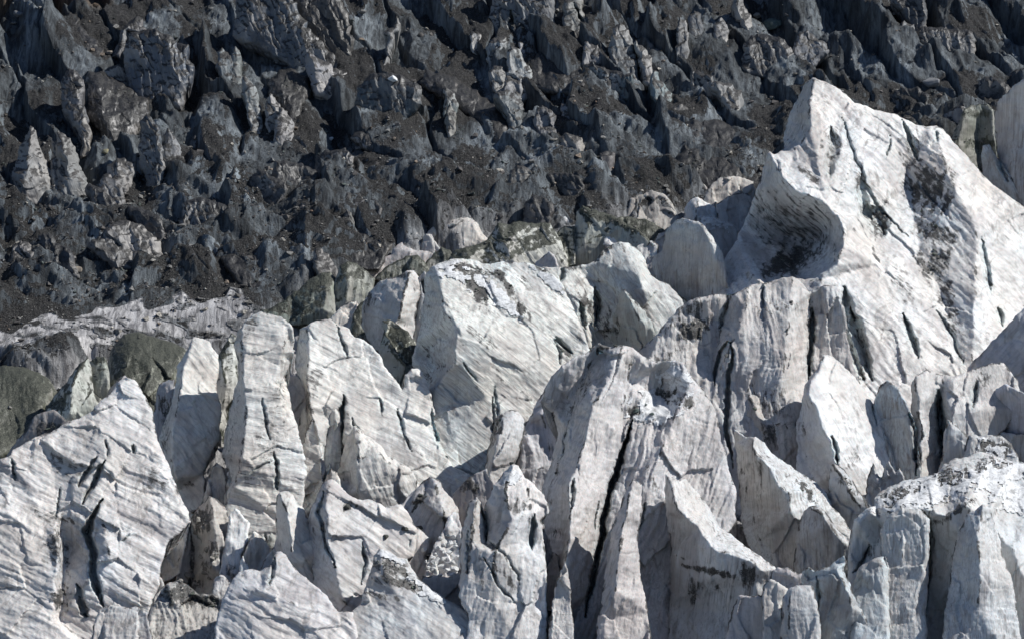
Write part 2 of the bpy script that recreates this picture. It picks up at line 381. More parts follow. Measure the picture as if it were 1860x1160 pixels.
    # grime gathering on the knife edges and crest lines
    for f in list(feats):
        d_ = seg_dist(x+jx*.6, y+jy*.6, f)[0]
        dr = np.maximum(dr, 1.35*edge*np.exp(-(d_/2.8)**2)*sstep(-0.25, 0.35, fbm(x/30, y/30, seed+80, 2)+.1))
    dr = np.maximum(dr, 1.25*edge*np.exp(-(e/2.8)**2)*sstep(-0.3, 0.3, fbm(x/26, y/26, seed+81, 2)))
    if topd: dr = np.maximum(dr, topd*sstep(60, 8, e)*sstep(min(ys)+H_*0.45, min(ys), y))
    # ragged in-plane wobble so that no edge is straight
    wx = wob*(3.0*perlin(x/38, y/38, seed+11) + 2.0*perlin(x/13, y/13, seed+12) + 0.9*perlin(x/5, y/5, seed+13))
    wy = wob*(3.0*perlin(x/38, y/38, seed+14) + 2.0*perlin(x/13, y/13, seed+15) + 0.9*perlin(x/5, y/5, seed+16))
    depth = plane(yf) + off + b*(yf-y) + a*(x-xc) + D
    V = to_world(x+wx, y+wy, depth)
    # back: boundary edges swept away and inwards
    E = np.sort(np.concatenate([q[:, [0, 1]], q[:, [1, 2]], q[:, [2, 3]], q[:, [3, 0]]]), 1)
    key = E[:, 0].astype(np.int64)*len(used)+E[:, 1]
    uk, cnt = np.unique(key, return_counts=True); bk = uk[cnt == 1]
    ea, eb = bk//len(used), bk % len(used)
    bv = np.unique(np.concatenate([ea, eb])); bm_ = np.full(len(used), -1); bm_[bv] = np.arange(len(bv))
    ea, eb = bm_[ea], bm_[eb]
    cen = V[bv].mean(0); cen[2] = V[bv][:, 2].min()
    Vs = [V]; Fs = [q]; prev = bv; n0 = len(V); rings = ((0.25, 0.10), (0.6, 0.3), (1.0, 0.62), (1.15, 0.97))
    for dt, sh in rings:
        nv = V[bv] + np.array([0, 1.0, -0.75])*back*U*dt
        nv[:, 0] += (cen[0]-nv[:, 0])*sh; nv[:, 2] += (cen[2]-nv[:, 2])*sh*0.5
        nv += 0.25*np.stack([perlin(nv[:, 0]/2, nv[:, 2]/2, dt*9), perlin(nv[:, 0]/2, nv[:, 2]/2, dt*7+4)*0, perlin(nv[:, 0]/2, nv[:, 2]/2, dt*5+8)], 1)
        ids = n0 + np.arange(len(bv)); n0 += len(bv)
        Fs.append(np.stack([prev[ea], prev[eb], ids[eb], ids[ea]], 1)); Vs.append(nv); prev = ids
    Va = np.concatenate(Vs)
    k4 = len(rings)
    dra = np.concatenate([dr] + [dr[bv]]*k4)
    tv = np.array(tint)[None, :]*(1 + 0.10*fbm(Va[:, 0]/3, Va[:, 2]/3, seed+90, 3))[:, None]
    hue = fbm(Va[:, 0]/5, Va[:, 2]/5, seed+95, 2)
    bla = .38*np.concatenate([bl] + [bl[bv]]*k4)[:, None]; mt_ = max(tint)
    tv = tv*(1-bla) + bla*np.array([.50, .72, .74])[None, :]*mt_
    tv = tv*(1 + np.stack([0.05*hue, 0.0*hue, -0.05*hue], 1))
    wash = sstep(.0, .8, fbm(al/150, acw/34, seed+66, 4, .6)); wash = np.concatenate([wash] + [wash[bv]]*k4)[:, None]
    tv = tv*(1 - wash*np.array([.30, .32, .31])[None, :])
    wa = Va[:, 0]; wz = Va[:, 2]
    fk = .65 + .8*((seed*7.13) % 1.0)
    flow = np.stack([(-wz*ct + wa*s_)*fk, (wa*ct + wz*s_)*fk, Va[:, 1]*fk], 1) + (seed % 40)
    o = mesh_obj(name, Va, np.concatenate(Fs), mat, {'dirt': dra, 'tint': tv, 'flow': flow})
    o['label'] = label; o['category'] = cat
    if group: o['group'] = group
    # old snow lying on the crown: a part with a surface of its own
    for sx, sy, srx, sry, san in snow:
        an = math.radians(san); ux = (x-sx)*math.cos(an) + (y-sy)*math.sin(an); uy = -(x-sx)*math.sin(an) + (y-sy)*math.cos(an)
        mk = 1.0 - np.hypot(ux/srx, uy/sry) + .55*fbm(x/16, y/10, seed+33, 4) - .5*(dr > .5)
        sel = q[(mk[q] > 0).all(1) & (e[q] > 2).all(1)]
        if len(sel) < 12: continue
        us = np.unique(sel); rm = np.full(len(V), -1); rm[us] = np.arange(len(us))
        hgt = .04 + .13*np.sqrt(np.clip(mk[us], 0, 1)) + .035*np.abs(fbm(x[us]/5, y[us]/5, seed, 3))
        so = mesh_obj('snow_cap', V[us] + hgt[:, None]*np.array([.1, -.35, .93])[None, :], rm[sel], M_SNOW, {'tint': tv[us]}, origin=np.array(o.location))
        so.parent = o; so.location = (0, 0, 0)
    # stones frozen into the dirtiest patches: a part of the ice body
    if dirt or dbase > .2:
        cand = np.where((dra[:len(V)] > .55) & (e > 3))[0]
        nst = min(500, int(len(cand)*step*step/26))
        if nst >= 8:
            ids = np.random.default_rng(int(seed)+1).choice(cand, nst); stones('embedded_rubble', V[ids], R, o, mat)
    return o

# ------------------------------------------------------------------ sooty ice and shade-black hollows of the upper slope: where each body stands
# (kind, label, outline, extra)
DARK = [
 ('cliff','tall blue grey ice cliff under the pale tipped horn, upper left',[(226,130),(228,85),(236,60),(262,54),(285,50),(308,66),(330,98),(346,140),(330,172),(290,170),(250,160)],dict(a=-.3,b=.15,tint=(0.111,0.128,0.153))),
 ('fin','pale tipped grey ice horn poking up at the upper left',[(204,74),(222,54),(238,36),(248,30),(257,36),(262,54),(250,62),(235,60),(226,80)],dict(tint=(0.216,0.216,0.216))),
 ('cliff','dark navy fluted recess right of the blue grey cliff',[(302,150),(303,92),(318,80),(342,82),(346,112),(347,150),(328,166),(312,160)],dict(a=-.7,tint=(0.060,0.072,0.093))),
 ('mound','smooth brown debris dome near the top left corner',[(104,60),(112,42),(138,32),(162,46),(182,70),(192,96),(178,112),(150,118),(130,100),(112,80)],dict(tint=(0.085,0.076,0.068))),
 ('fin','slim grey fin left of the long black cleft',[(108,200),(110,136),(124,122),(140,124),(150,140),(152,170),(150,190),(160,225),(162,250),(140,235)],dict(tint=(0.145,0.145,0.153),a=-.2)),
 ('mound','large domed rubble topped fin right of the long black cleft',[(158,210),(156,148),(162,132),(186,130),(214,148),(242,164),(268,184),(274,206),(258,232),(228,252),(205,255),(180,240)],dict(a=.1,b=.6,tint=(0.145,0.145,0.149),dirt=[(220,168,50,22,.9,30)],feats=[[(164,136,-6),(178,165,-22),(186,205,-26),(200,240,-14)]])),
 ('pale','speckled pale rubble cap above the domed fin',[(184,146),(190,126),(206,117),(224,122),(240,140),(236,156),(210,152)],dict(tint=(0.202,0.194,0.180),amp=1.5, ft=2.0,dbase=.2)),
 ('pale','leftmost grey white ice fin with a flared foot, mid left edge',[(22,355),(24,310),(34,275),(46,245),(58,226,-4),(68,240),(72,270),(86,292),(94,325),(92,345),(60,345)],dict(tint=(0.259,0.259,0.252),feats=[[(58,230,-8),(50,270,-22),(44,320,-16)]])),
 ('pale','thin pointed grey fin second from the mid left edge',[(88,330),(90,270),(90,244),(98,250,-4),(108,285),(122,335),(104,342)],dict(tint=(0.238,0.238,0.230))),
 ('pale','twin ribbed grey fin with a dark mustard left face',[(100,335),(98,262),(106,238,-3),(120,246),(134,274),(150,304),(162,328),(140,340)],dict(tint=(0.216,0.220,0.216),feats=[[(108,242,-8),(120,280,-22),(128,325,-14)]])),
 ('pale','smooth triangular grey ice facet leaning right, left of the diagonal trough',[(300,300),(298,246),(306,236,-3),(318,256),(336,290),(328,308)],dict(tint=(0.245,0.252,0.259))),
 ('cliff','blue shaded ridge left of the triangular facet',[(252,300),(254,220),(268,208),(284,228),(296,262),(302,305),(294,335),(270,325)],dict(tint=(0.119,0.136,0.153))),
 ('pale','pale brown chip of ice beside the foot of the long cleft',[(144,240),(147,218),(156,212),(163,228),(166,252),(154,256)],dict(tint=(0.216,0.202,0.180))),
 ('pale','bright broken grey block on the mid left slope',[(192,325),(196,300),(212,288),(230,284,-4),(246,298),(244,318),(230,335),(208,332)],dict(tint=(0.230,0.230,0.230),amp=1.5, ft=2.0)),
 ('pale','mottled grey block with a black shaded left side, below the bright broken block',[(180,345),(186,326),(198,314),(212,330),(226,352),(220,370),(204,372)],dict(tint=(0.259,0.252,0.245),amp=1.5, ft=2.0)),
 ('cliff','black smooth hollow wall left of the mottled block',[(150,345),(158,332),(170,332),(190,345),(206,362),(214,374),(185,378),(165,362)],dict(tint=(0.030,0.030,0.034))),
 ('pale','squat pale grey block by a dark pit, far left',[(18,480),(20,444),(40,434,-4),(56,442),(62,462),(65,480),(50,492),(30,490)],dict(tint=(0.158,0.151,0.151))),
 ('cliff','dark blue pit wall beside the squat grey block',[(52,445),(70,425),(92,422),(104,440),(130,455),(145,475),(110,480),(80,478)],dict(tint=(0.051,0.060,0.072))),
 ('pale','mottled ice mound with a white stain, below the black hollow at left',[(158,448),(180,420),(206,402),(234,398,-3),(262,412),(288,436),(300,455),(260,468),(210,464)],dict(tint=(0.170,0.170,0.170),amp=1.6,b=.6,dbase=.15)),
 ('cliff','black shaded hollow shaped like a lens, left of centre',[(216,385),(240,376),(268,378),(290,396),(298,412),(292,425),(272,428),(250,412)],dict(tint=(0.021,0.021,0.025),a=-.8)),  # near-black tint puts the hollow's shade into the colour
 ('cliff','grey arched ice wall with vertical stains, left of the shaded triangle',[(320,400),(330,370),(350,358),(372,360),(400,368),(428,380),(436,400),(400,412),(350,408)],dict(tint=(0.162,0.170,0.170),a=-.1,b=.4)),
 ('cliff','dark fluted triangular wall in shade, centre left slope',[(436,358),(450,326),(472,302),(486,308),(502,326),(522,342),(505,352),(470,362)],dict(tint=(0.068,0.072,0.076),a=-.6)),
 ('cliff','brown grey fluted cliff with a sunlit top rim, centre left slope',[(492,318),(500,296),(520,290,6),(548,298,8),(572,308,4),(578,326),(560,340),(520,344),(504,336)],dict(tint=(0.128,0.123,0.115),a=0,b=.15,edge=0)),
 ('cliff','teal black ice wall below the snowy rib, left of centre',[(568,310),(572,282),(590,272),(620,272),(640,288),(640,312),(610,322),(585,322)],dict(tint=(0.060,0.072,0.081))),
 ('pale','small leaf shaped pale fin beside a black cave',[(622,412),(622,388),(632,378),(642,386),(646,404),(642,420),(630,420)],dict(tint=(0.158,0.158,0.151))),
 ('cliff','black cave mouth under a light ridge, left of centre',[(662,400),(664,375),(674,362),(688,364),(696,380),(694,400),(678,406)],dict(tint=(0.019,0.020,0.024),a=-.9)),  # solid body; the cave's darkness is painted as its tint
 ('pale','frosty grey ridge cap above the black cave',[(612,372),(630,352),(656,348,-4),(684,354),(702,366),(690,372),(670,366),(640,374),(618,386)],dict(tint=(0.173,0.166,0.166),b=.9)),
 ('pale','smooth light grey ice tongue at the foot of the dark slope, centre left',[(570,490),(572,456),(582,448,-3),(596,460),(608,480),(614,500),(590,504)],dict(tint=(0.158,0.155,0.148))),
 ('pale','lit angular fin with a square right end, on the upper left slope',[(556,125),(555,106),(565,97,-4),(580,107),(596,116),(608,126),(624,124),(635,127),(633,148),(620,152),(590,152),(568,150)],dict(tint=(0.288,0.288,0.302),feats=[[(566,99,-8),(572,125,-16),(576,146,-8)]])),
 ('cliff','tall dark blue wall with slanting ribs at the top, left of centre',[(420,70),(426,20),(440,-30),(520,-40),(540,20),(566,60),(606,98),(646,132),(620,145),(570,140),(520,118),(470,90)],dict(tint=(0.102,0.119,0.140),a=-.25,b=.2,off=30)),
 ('cliff','brown black ribbed wall beside the blue one, top left of centre',[(528,50),(538,-30),(610,-30),(630,30),(645,80),(640,125),(600,110),(560,70)],dict(tint=(0.064,0.060,0.055),a=-.3,b=.2,off=20)),
 ('pale','pointed bright ice shard in a cluster on the upper left slope',[(480,210),(484,186),(491,168,-4),(501,180),(506,196),(500,222),(490,226)],dict(tint=(0.288,0.295,0.302))),
 ('pale','faceted pale shard with a blue left side, right of the pointed one',[(498,232),(500,205),(508,190,-4),(520,200),(534,222),(530,240),(512,242)],dict(tint=(0.259,0.259,0.259))),
 ('pale','leaning pale green shard left of the pointed bright one',[(440,175),(438,148),(444,137,-3),(456,150),(466,172),(478,205),(474,226),(458,222),(446,200)],dict(tint=(0.245,0.266,0.266))),
 ('mound','rubble topped hump with a blue left flank, above the pale shards',[(484,172),(486,144),(504,129),(536,126),(560,138),(570,160),(560,182),(544,198),(520,190),(500,182)],dict(tint=(0.145,0.153,0.162),feats=[[(488,145,-6),(504,160,-18),(530,185,-14)]],dirt=[(535,145,34,20,.9)])),
 ('pale','pair of cyan tinted ice plates on the upper left slope',[(392,118),(394,90),(402,84,-3),(414,98),(426,122),(428,136),(408,136)],dict(tint=(0.194,0.230,0.245))),
 ('pale','narrow greenish ice column beside the cyan plates',[(420,130),(420,95),(428,86,-2),(438,92),(440,118),(436,136)],dict(tint=(0.194,0.223,0.223))),
 ('cliff','teal amphitheatre wall of fluted ice beneath a perched white stone',[(644,205),(650,155),(672,136),(700,134),(738,138),(766,158),(766,190),(742,214),(706,228),(670,224)],dict(tint=(0.072,0.093,0.106),a=-.2,b=.15)),
 ('pale','thin crooked snowy rib running down the upper slope, left of centre',[(690,120),(700,92),(704,72),(700,56),(716,50),(722,28,-3),(727,40),(718,66),(706,96),(698,124)],dict(tint=(0.245,0.245,0.238),amp=.6)),
 ('mound','long rubble ridge with a snow patch, left of the thin black crack',[(632,250),(650,226),(676,214),(700,216),(732,222),(754,236),(764,262),(772,300),(744,300),(700,282),(660,270)],dict(tint=(0.162,0.157,0.153),dirt=[(730,245,40,20,.8,25)])),
 ('cliff','smooth tall blue grey wall at the top edge, centre',[(890,80),(892,20),(896,-40),(1002,-40),(1006,30),(1010,84),(985,96),(950,92),(920,90)],dict(tint=(0.137,0.155,0.173),a=-.15,b=.15,off=20,cr=[(5,26,[(925,20),(926,60),(922,90)])])),
 ('pale','sunlit leaf shaped fin before the smooth tall wall',[(976,70),(977,42),(985,27,-4),(994,44),(1002,64),(1012,76),(1008,88),(990,88)],dict(tint=(0.302,0.295,0.274))),
 ('pale','pale grey rib split by a black crack, at the top edge',[(1018,60),(1024,25),(1032,-30),(1052,-30),(1058,18),(1072,45),(1066,70),(1040,72)],dict(tint=(0.238,0.238,0.223),cr=[(4,24,[(1044,10),(1056,45),(1062,70)])])),
 ('pale','rounded mottled lump of grey ice with a bright left lip',[(1056,112),(1056,86),(1064,76,-4),(1086,82),(1100,98),(1098,116),(1082,126),(1066,122)],dict(tint=(0.238,0.238,0.245))),
 ('pale','grey knob with a fluted tail, upper right of centre',[(1108,112),(1108,72),(1116,52),(1130,44,-4),(1144,56),(1150,80),(1158,110),(1160,128),(1130,126)],dict(tint=(0.194,0.202,0.202),dbase=.1)),
 ('pale','long pale blade slanting down to the cyan tongue',[(1150,80),(1156,76,-3),(1168,86),(1182,106),(1192,126),(1184,132),(1172,122),(1158,106)],dict(tint=(0.274,0.281,0.274))),
 ('pale','cyan tongue of clean ice ending in a rounded tip, upper centre',[(1178,152),(1186,130,-3),(1196,138),(1208,154),(1220,168),(1224,182),(1206,184),(1192,172)],dict(tint=(0.202,0.259,0.266))),
 ('cliff','shallow blue arch with hanging stripes above the cyan tongue',[(1056,150),(1060,118),(1078,110),(1092,122),(1120,130),(1150,138),(1148,154),(1100,156)],dict(tint=(0.111,0.145,0.153))),
 ('mound','long brown rubble ridge falling to the right, right of the white rubble cascade',[(958,150),(962,112),(984,88),(1012,92),(1042,118),(1084,140),(1130,178),(1138,196),(1090,196),(1040,182),(990,172)],dict(tint=(0.085,0.076,0.068))),
 ('mound','smooth diagonal debris slab running down to the right, centre of the dark slope',[(760,152),(776,128),(820,138),(870,162),(900,188),(922,214),(930,244),(900,244),(864,222),(820,190)],dict(tint=(0.093,0.085,0.085))),
 ('pale','thin turquoise lipped fin below the diagonal debris slab',[(804,190),(808,160),(814,156,-3),(824,172),(832,192),(828,206),(814,204)],dict(tint=(0.173,0.216,0.216))),
 ('pale','yellowish triangular ice facet left of the smooth debris slab',[(806,222),(810,196),(818,190,-3),(826,208),(830,226),(824,236)],dict(tint=(0.202,0.202,0.180))),
 ('pale','brightest white cone of fallen ice in the rubble cascade, upper centre',[(918,155),(920,104),(930,86,-5),(944,94),(956,112),(967,134),(962,150),(940,158)],dict(tint=(0.403,0.418,0.410),amp=1.6)),
 ('pale','square white ice block perched beside the brightest cone',[(936,86),(940,77,-2),(950,78),(953,88),(946,96),(938,94)],dict(tint=(0.432,0.439,0.446),step=1)),
 ('pale','crumbling white ledge at the top of the rubble cascade',[(882,88),(886,70),(898,64,-3),(916,66),(920,80),(918,108),(906,112),(894,104)],dict(tint=(0.302,0.317,0.317),amp=1.5, ft=2.0)),
 ('pale','small snowy crag at the upper left of the rubble cascade',[(854,66),(860,56,-2),(872,60),(880,72),(876,82),(862,76)],dict(tint=(0.331,0.346,0.346),amp=1.5, ft=2.0,step=1.3)),
 ('pale','white jumbled crust in the middle of the rubble cascade',[(888,142),(890,128),(900,120,-3),(914,124),(924,136),(920,152),(902,156)],dict(tint=(0.331,0.331,0.317),amp=1.5, ft=2.0)),
 ('pale','pale shards at the foot of the rubble cascade',[(912,168),(914,150,-2),(930,142),(946,150),(950,166),(936,174)],dict(tint=(0.302,0.310,0.310),amp=1.5, ft=2.0)),
 ('pale','hanging blue white ice ribs under the rubble cascade',[(896,180),(900,164,-3),(916,166),(940,172),(952,190),(950,215),(930,220),(912,200)],dict(tint=(0.173,0.194,0.202),amp=1.8,flute=2.2)),
 ('pale','frosted patchy ice bank right of the hanging ribs',[(966,214),(970,200),(982,192,-3),(1000,200),(1014,212),(1008,228),(980,230)],dict(tint=(0.216,0.216,0.223),amp=1.8)),
 ('pale','snow streaked hump with slanting grooves, lower right of the cascade',[(1016,206),(1022,190),(1038,186,-3),(1056,194),(1070,204),(1060,214),(1036,214)],dict(tint=(0.245,0.245,0.252),th=50)),
 ('pale','rounded grey rib, left of two below the top edge right of centre',[(1226,85),(1226,50),(1234,26,-4),(1244,34),(1250,60),(1248,88),(1236,94)],dict(tint=(0.158,0.166,0.173))),
 ('pale','rounded blue grey rib, right of two below the top edge right of centre',[(1252,60),(1250,32),(1260,18,-4),(1272,26),(1280,50),(1284,68),(1264,68)],dict(tint=(0.151,0.162,0.173))),
 ('pale','bulbous pale foot of ice left of the green boulder',[(1296,66),(1298,44),(1304,30,-4),(1314,34),(1320,52),(1318,68),(1306,74)],dict(tint=(0.230,0.230,0.230))),
 ('pale','smooth pale slanting slab at the top edge, left of the green boulder',[(1328,10),(1334,-20),(1350,0),(1366,28),(1376,46),(1360,50),(1344,36)],dict(tint=(0.245,0.252,0.245),a=.4)),
 ('cliff','arched mound with a light rim over a dark fluted front, below the green boulder',[(1346,108),(1350,78),(1366,64,4),(1392,60,6),(1420,68,4),(1434,86),(1442,104),(1420,114),(1380,114)],dict(tint=(0.119,0.123,0.128),a=-.1,edge=0)),
 ('pale','bank of pale wrinkled ice right of the arched mound',[(1440,90),(1446,66),(1460,56,-4),(1480,66),(1500,78),(1504,90),(1480,96),(1460,104)],dict(tint=(0.202,0.209,0.223),amp=1.8)),
 ('cliff','low grey ice step with a bright snowy rim, upper right of centre',[(1248,150),(1252,134),(1270,132,3),(1296,138),(1298,150),(1280,158),(1260,156)],dict(tint=(0.145,0.145,0.145),edge=0)),
 ('pale','dull pale elongated ice lump left of the huge peak',[(1286,162),(1292,150),(1306,147,-4),(1326,156),(1346,172),(1360,190),(1354,196),(1326,184),(1300,172)],dict(tint=(0.216,0.216,0.209))),
 ('pale','flat pebble like ice lump below the elongated one',[(1214,206),(1222,194),(1238,189,-3),(1256,199),(1264,209),(1248,217),(1228,214)],dict(tint=(0.180,0.176,0.166))),
 ('mound','broad smooth debris hill immediately left of the huge peak',[(1224,300),(1232,240),(1250,214),(1268,207),(1296,212),(1340,234),(1380,258),(1404,290),(1400,330),(1300,330)],dict(tint=(0.072,0.068,0.068),b=1.1,dbase=.35)),
 ('cliff','long striped ice wall near the top right corner',[(1668,74),(1672,48),(1690,44),(1730,52),(1770,60),(1772,82),(1740,92),(1700,86)],dict(tint=(0.136,0.140,0.140),a=0,b=.25)),
 ('pale','folded fin pair left of the long striped wall',[(1630,66),(1632,46),(1644,36,-3),(1660,46),(1668,60),(1674,76),(1656,72),(1642,76)],dict(tint=(0.145,0.149,0.153))),
 ('cliff','smooth grey slab at the top edge near the right',[(1612,10),(1620,-20),(1684,-20),(1684,34),(1664,42),(1640,28)],dict(tint=(0.111,0.115,0.119))),
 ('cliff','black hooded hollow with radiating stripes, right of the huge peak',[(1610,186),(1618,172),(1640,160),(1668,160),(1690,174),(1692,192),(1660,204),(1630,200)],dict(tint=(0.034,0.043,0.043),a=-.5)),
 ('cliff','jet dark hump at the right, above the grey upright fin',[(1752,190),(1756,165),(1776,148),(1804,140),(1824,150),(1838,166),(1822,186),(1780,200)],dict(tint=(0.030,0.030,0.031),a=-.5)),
 ('mound','dark peaked debris cone left of the jet dark hump',[(1704,190),(1720,162),(1740,148,-4),(1756,156),(1764,180),(1756,196),(1720,200)],dict(tint=(0.051,0.048,0.047))),
 ('pale','pale stained ice cliff in the middle of the lower dark slope',[(922,340),(926,312),(942,302,-3),(968,306),(980,326),(972,344),(940,346)],dict(tint=(0.170,0.166,0.153),a=0,b=.3,flute=1.6)),
 ('cliff','brown fluted overhang low on the dark slope, left of the far white row',[(952,386),(954,362),(970,356),(992,362),(1002,376),(996,390),(970,392)],dict(tint=(0.102,0.093,0.089))),
 ('cliff','wide black undercut with rubble on top, right of the stained cliff',[(978,336),(984,318),(1010,314),(1040,316),(1062,324),(1060,338),(1030,344),(1000,342)],dict(tint=(0.025,0.025,0.027),a=-.4)),  # black tint carries the shade beneath the undercut
 ('pale','round speckled ice boulder in a dark hollow, right of centre',[(1088,298),(1090,282),(1102,276,-4),(1116,280),(1120,294),(1112,304),(1098,306)],dict(tint=(0.158,0.151,0.151))),
 ('pale','light mottled ice bank on the right part of the dark slope',[(1012,272),(1018,252),(1036,244,-3),(1056,250),(1064,268),(1050,280),(1028,282)],dict(tint=(0.180,0.173,0.158),amp=1.8)),
 ('mound','curved black rimmed debris bowl left of the far cream hump',[(1110,330),(1124,300),(1156,282),(1190,280),(1222,296),(1236,318),(1214,336),(1160,344)],dict(tint=(0.072,0.068,0.066),dbase=.3)),
 ('mound','low rubble mound with a thin black crack on its left',[(440,330),(446,300),(476,280),(500,276),(504,296),(480,320),(460,334)],dict(tint=(0.076,0.072,0.068),off=20)),
 ('mound','dark rubble swell with a steep front, lower left slope',[(400,470),(420,448),(456,436),(500,444),(530,468),(540,492),(480,500),(430,492)],dict(tint=(0.051,0.047,0.044),dbase=.3)),
 ('mound','dark rubble swell with an ice patch, left of the far cream stumps',[(600,440),(620,416),(652,410),(690,424),(716,446),(690,462),(640,460)],dict(tint=(0.060,0.055,0.053),dbase=.2)),
]

# ------------------------------------------------------------------ glacier surface and moraine slope
_r = np.linspace(-2500, 2400, 400); _W = to_world(np.full(400, 930.0), _r, plane(_r))
_ok = np.argsort(_W[:, 1]); _yb, _zb = _W[_ok, 1], _W[_ok, 2]
def zbase(y): return np.interp(y, _yb, _zb)
WHITE_LINE = [(-900, 660), (0, 650), (120, 640), (200, 600), (330, 575), (470, 560), (600, 500), (700, 455), (830, 405), (940, 395), (1040, 395), (1180, 365), (1290, 340), (1400, 330), (1500, 420), (1900, 420), (2800, 420)]
def white_line(px): return np.interp(px, [p[0] for p in WHITE_LINE], [p[1] for p in WHITE_LINE])
BAND = [(-200, 640), (10, 600), (120, 572), (200, 560), (300, 548), (400, 540), (500, 545), (500, 556), (440, 575), (400, 600), (340, 612), (230, 600), (190, 620), (60, 634), (-200, 668)]
def terrain_h(x, y, px, py):
    up = sstep(400, 230, py + 0.10*(px-600) - 40*perlin(px/200, py/150))           # upper icefall
    xr = x*0.95 + (y-520)*0.32; yr = -x*0.12 + (y-520)
    xr = xr + 1.6*perlin(x/7, y/11, 3) + .5*perlin(x/2.2, y/3, 4); yr = yr + 2.5*perlin(x/8, y/9, 5)
    # upper icefall: long interlocking fins dropping to the lower right, one face steep, one face buried in grit
    f1, f2, idv, cx, cy = worley(xr/6.4, yr/19.0, 5)
    sm_ = sstep(0, .10, f2-f1)
    ha = sm_*(((idv % 101)/101.0-.2)*3.4 + (xr/6.4-cx)*(-1.6-2.8*((idv % 37)/37.0)) + (yr/19.0-cy)*(((idv % 61)/61.0)-.2)*3.0)
    ha = ha - 1.3*np.exp(-((f2-f1)/0.08)**2) + 1.2*ridged(xr/4.4, yr/13, 8, 4, .5) + .2*ridged(xr/.9, yr/4.5, 18, 2)
    # lower part: draped folds of rubble, steep ice fronts in the hollows
    w1 = 2.2*perlin(x/9, y/9, 41); w2 = 2.0*perlin(x/8, y/8, 43)
    f1, f2, idv, cx, cy = worley((xr+w1)/8.5+3, (yr+w2)/8.0, 21)
    sm_ = sstep(0, .16, f2-f1)
    hb = sm_*(((idv % 101)/101.0-.1)*1.7 + ((yr+w2)/8.0-cy)*(1.0+2.4*((idv % 37)/37.0)) + ((xr+w1)/8.5+3-cx)*(((idv % 61)/61.0)-.7)*1.8)
    hb = hb + 1.6*ridged((xr+w1)/7.5, (yr+w2)/6.0, 2, 4, .5) + .5*ridged((x*.8+y*.25)/3.2, (y*.8-x*.3)/3.4, 12, 4)
    u1 = x*.80 - y*.60 + 3*perlin(x/11, y/11, 61) + .9*perlin(x/3.5, y/3.5, 62); v1 = x*.60 + y*.80 + 2.6*perlin(x/10, y/10, 63) + .9*perlin(x/3.5, y/3.5, 64)
    rb = 3.4*(rsoft(u1/15, v1/6.5, 71, 3, .40)-.4) + .45*rsoft(u1/6, v1/2.2, 72, 2)
    u2 = x*.32 - y*.95 + 2*perlin(x/9, y/9, 65); v2 = x*.95 + y*.32 + 1.6*perlin(x/8, y/12, 66) + .6*perlin(x/2.6, y/3.5, 67)
    ra = 4.2*(rsoft(u2/24, v2/8.0, 73, 3, .42)-.4) + .40*rsoft(u2/8, v2/1.9, 74, 2)
    h = (0.62*ha + .95*ra)*up*(.55+.75*sstep(-.5, .5, perlin(x/16, y/22, 91))) + (.9*hb + .95*rb)*(1-up)
    h = h + 1.6*fbm(x/14, y/20, 1.5, 2) + (1-.8*np.exp(-np.clip(seg_dist(px, py, [(0, 605), (200, 585), (330, 570), (500, 548)])[0]-16, 0, 200)/18))*(0.26*fbm(x/1.9, y/2.6, 2.5, 4)*(.7+.5*up) + .22*ridged(x/1.4 + y/6, y/3.2, 6.5, 3)) + 0.10*fbm(x/.35, y/.45, 3.5, 2)
    wl = white_line(px)
    low = sstep(-25, 60, py - wl)
    flat = np.exp(-np.clip(seg_dist(px, py, [(0, 605), (200, 585), (330, 570), (500, 548)])[0]-20, 0, 200)/25)
    h = h*(1-0.93*flat)
    h = h*(1-0.35*np.exp(-np.abs(py-(wl-18))/45)*sstep(560, 640, px))
    # the ice bodies stand in their own hollows
    k = np.zeros(px.shape)
    for _, _, ol, _ in DARK:
        x0 = min(q[0] for q in ol); x1 = max(q[0] for q in ol); y0 = min(q[1] for q in ol); y1 = max(q[1] for q in ol)
        m = np.where((px > x0-24) & (px < x1+24) & (py > y0-30) & (py < y1+60))[0]
        u = np.maximum(np.abs(px[m]-(x0+x1)/2)-(x1-x0)/2, 0)/22; v = np.maximum(np.maximum(y0+10-py[m], py[m]-y1-14), 0)/34
        k[m] = np.maximum(k[m], sstep(1, 0, np.hypot(u, v)))
    h = h*(1-0.22*k) - 0.3*k
    return h - low*5.0, low, up
px_ax = np.concatenate([np.linspace(-2600, -420, 22), np.arange(-400, -40, 8), np.arange(-36, 1900, 2.1), np.arange(1904, 2260, 8), np.linspace(2280, 4600, 22)])
py_ax = np.concatenate([np.linspace(-2300, -420, 20), np.arange(-400, -60, 8), np.arange(-56, 690, 1.3), np.arange(694, 1500, 6), np.linspace(1520, 2300, 12)])[::-1]
PX, PY = np.meshgrid(px_ax, py_ax); sh = PX.shape
px_, py_ = PX.ravel(), PY.ravel()
T = to_world(px_, py_, plane(py_)); hh, low, upm = terrain_h(T[:, 0], T[:, 1], px_, py_)
T[:, 2] = zbase(T[:, 1]) + hh
Hg = T[:, 2].reshape(sh)
gyv = np.gradient(Hg, axis=0)/np.maximum(1e-3, np.gradient(T[:, 1].reshape(sh), axis=0)); gxv = np.gradient(Hg, axis=1)/np.maximum(1e-3, np.gradient(T[:, 0].reshape(sh), axis=1))
steep = sstep(0.7, 1.7, np.hypot(gyv, gxv)).ravel()
big = fbm(T[:, 0]/9, T[:, 1]/12, 7.7, 3)
band = inside(px_ + 40*perlin(px_/60, py_/25, 3), py_ + 18*perlin(px_/50, py_/20, 5), BAND).astype(float)
band = band*sstep(-.5, .3, fbm(px_/40, py_/8, 9.1, 3)+.25)
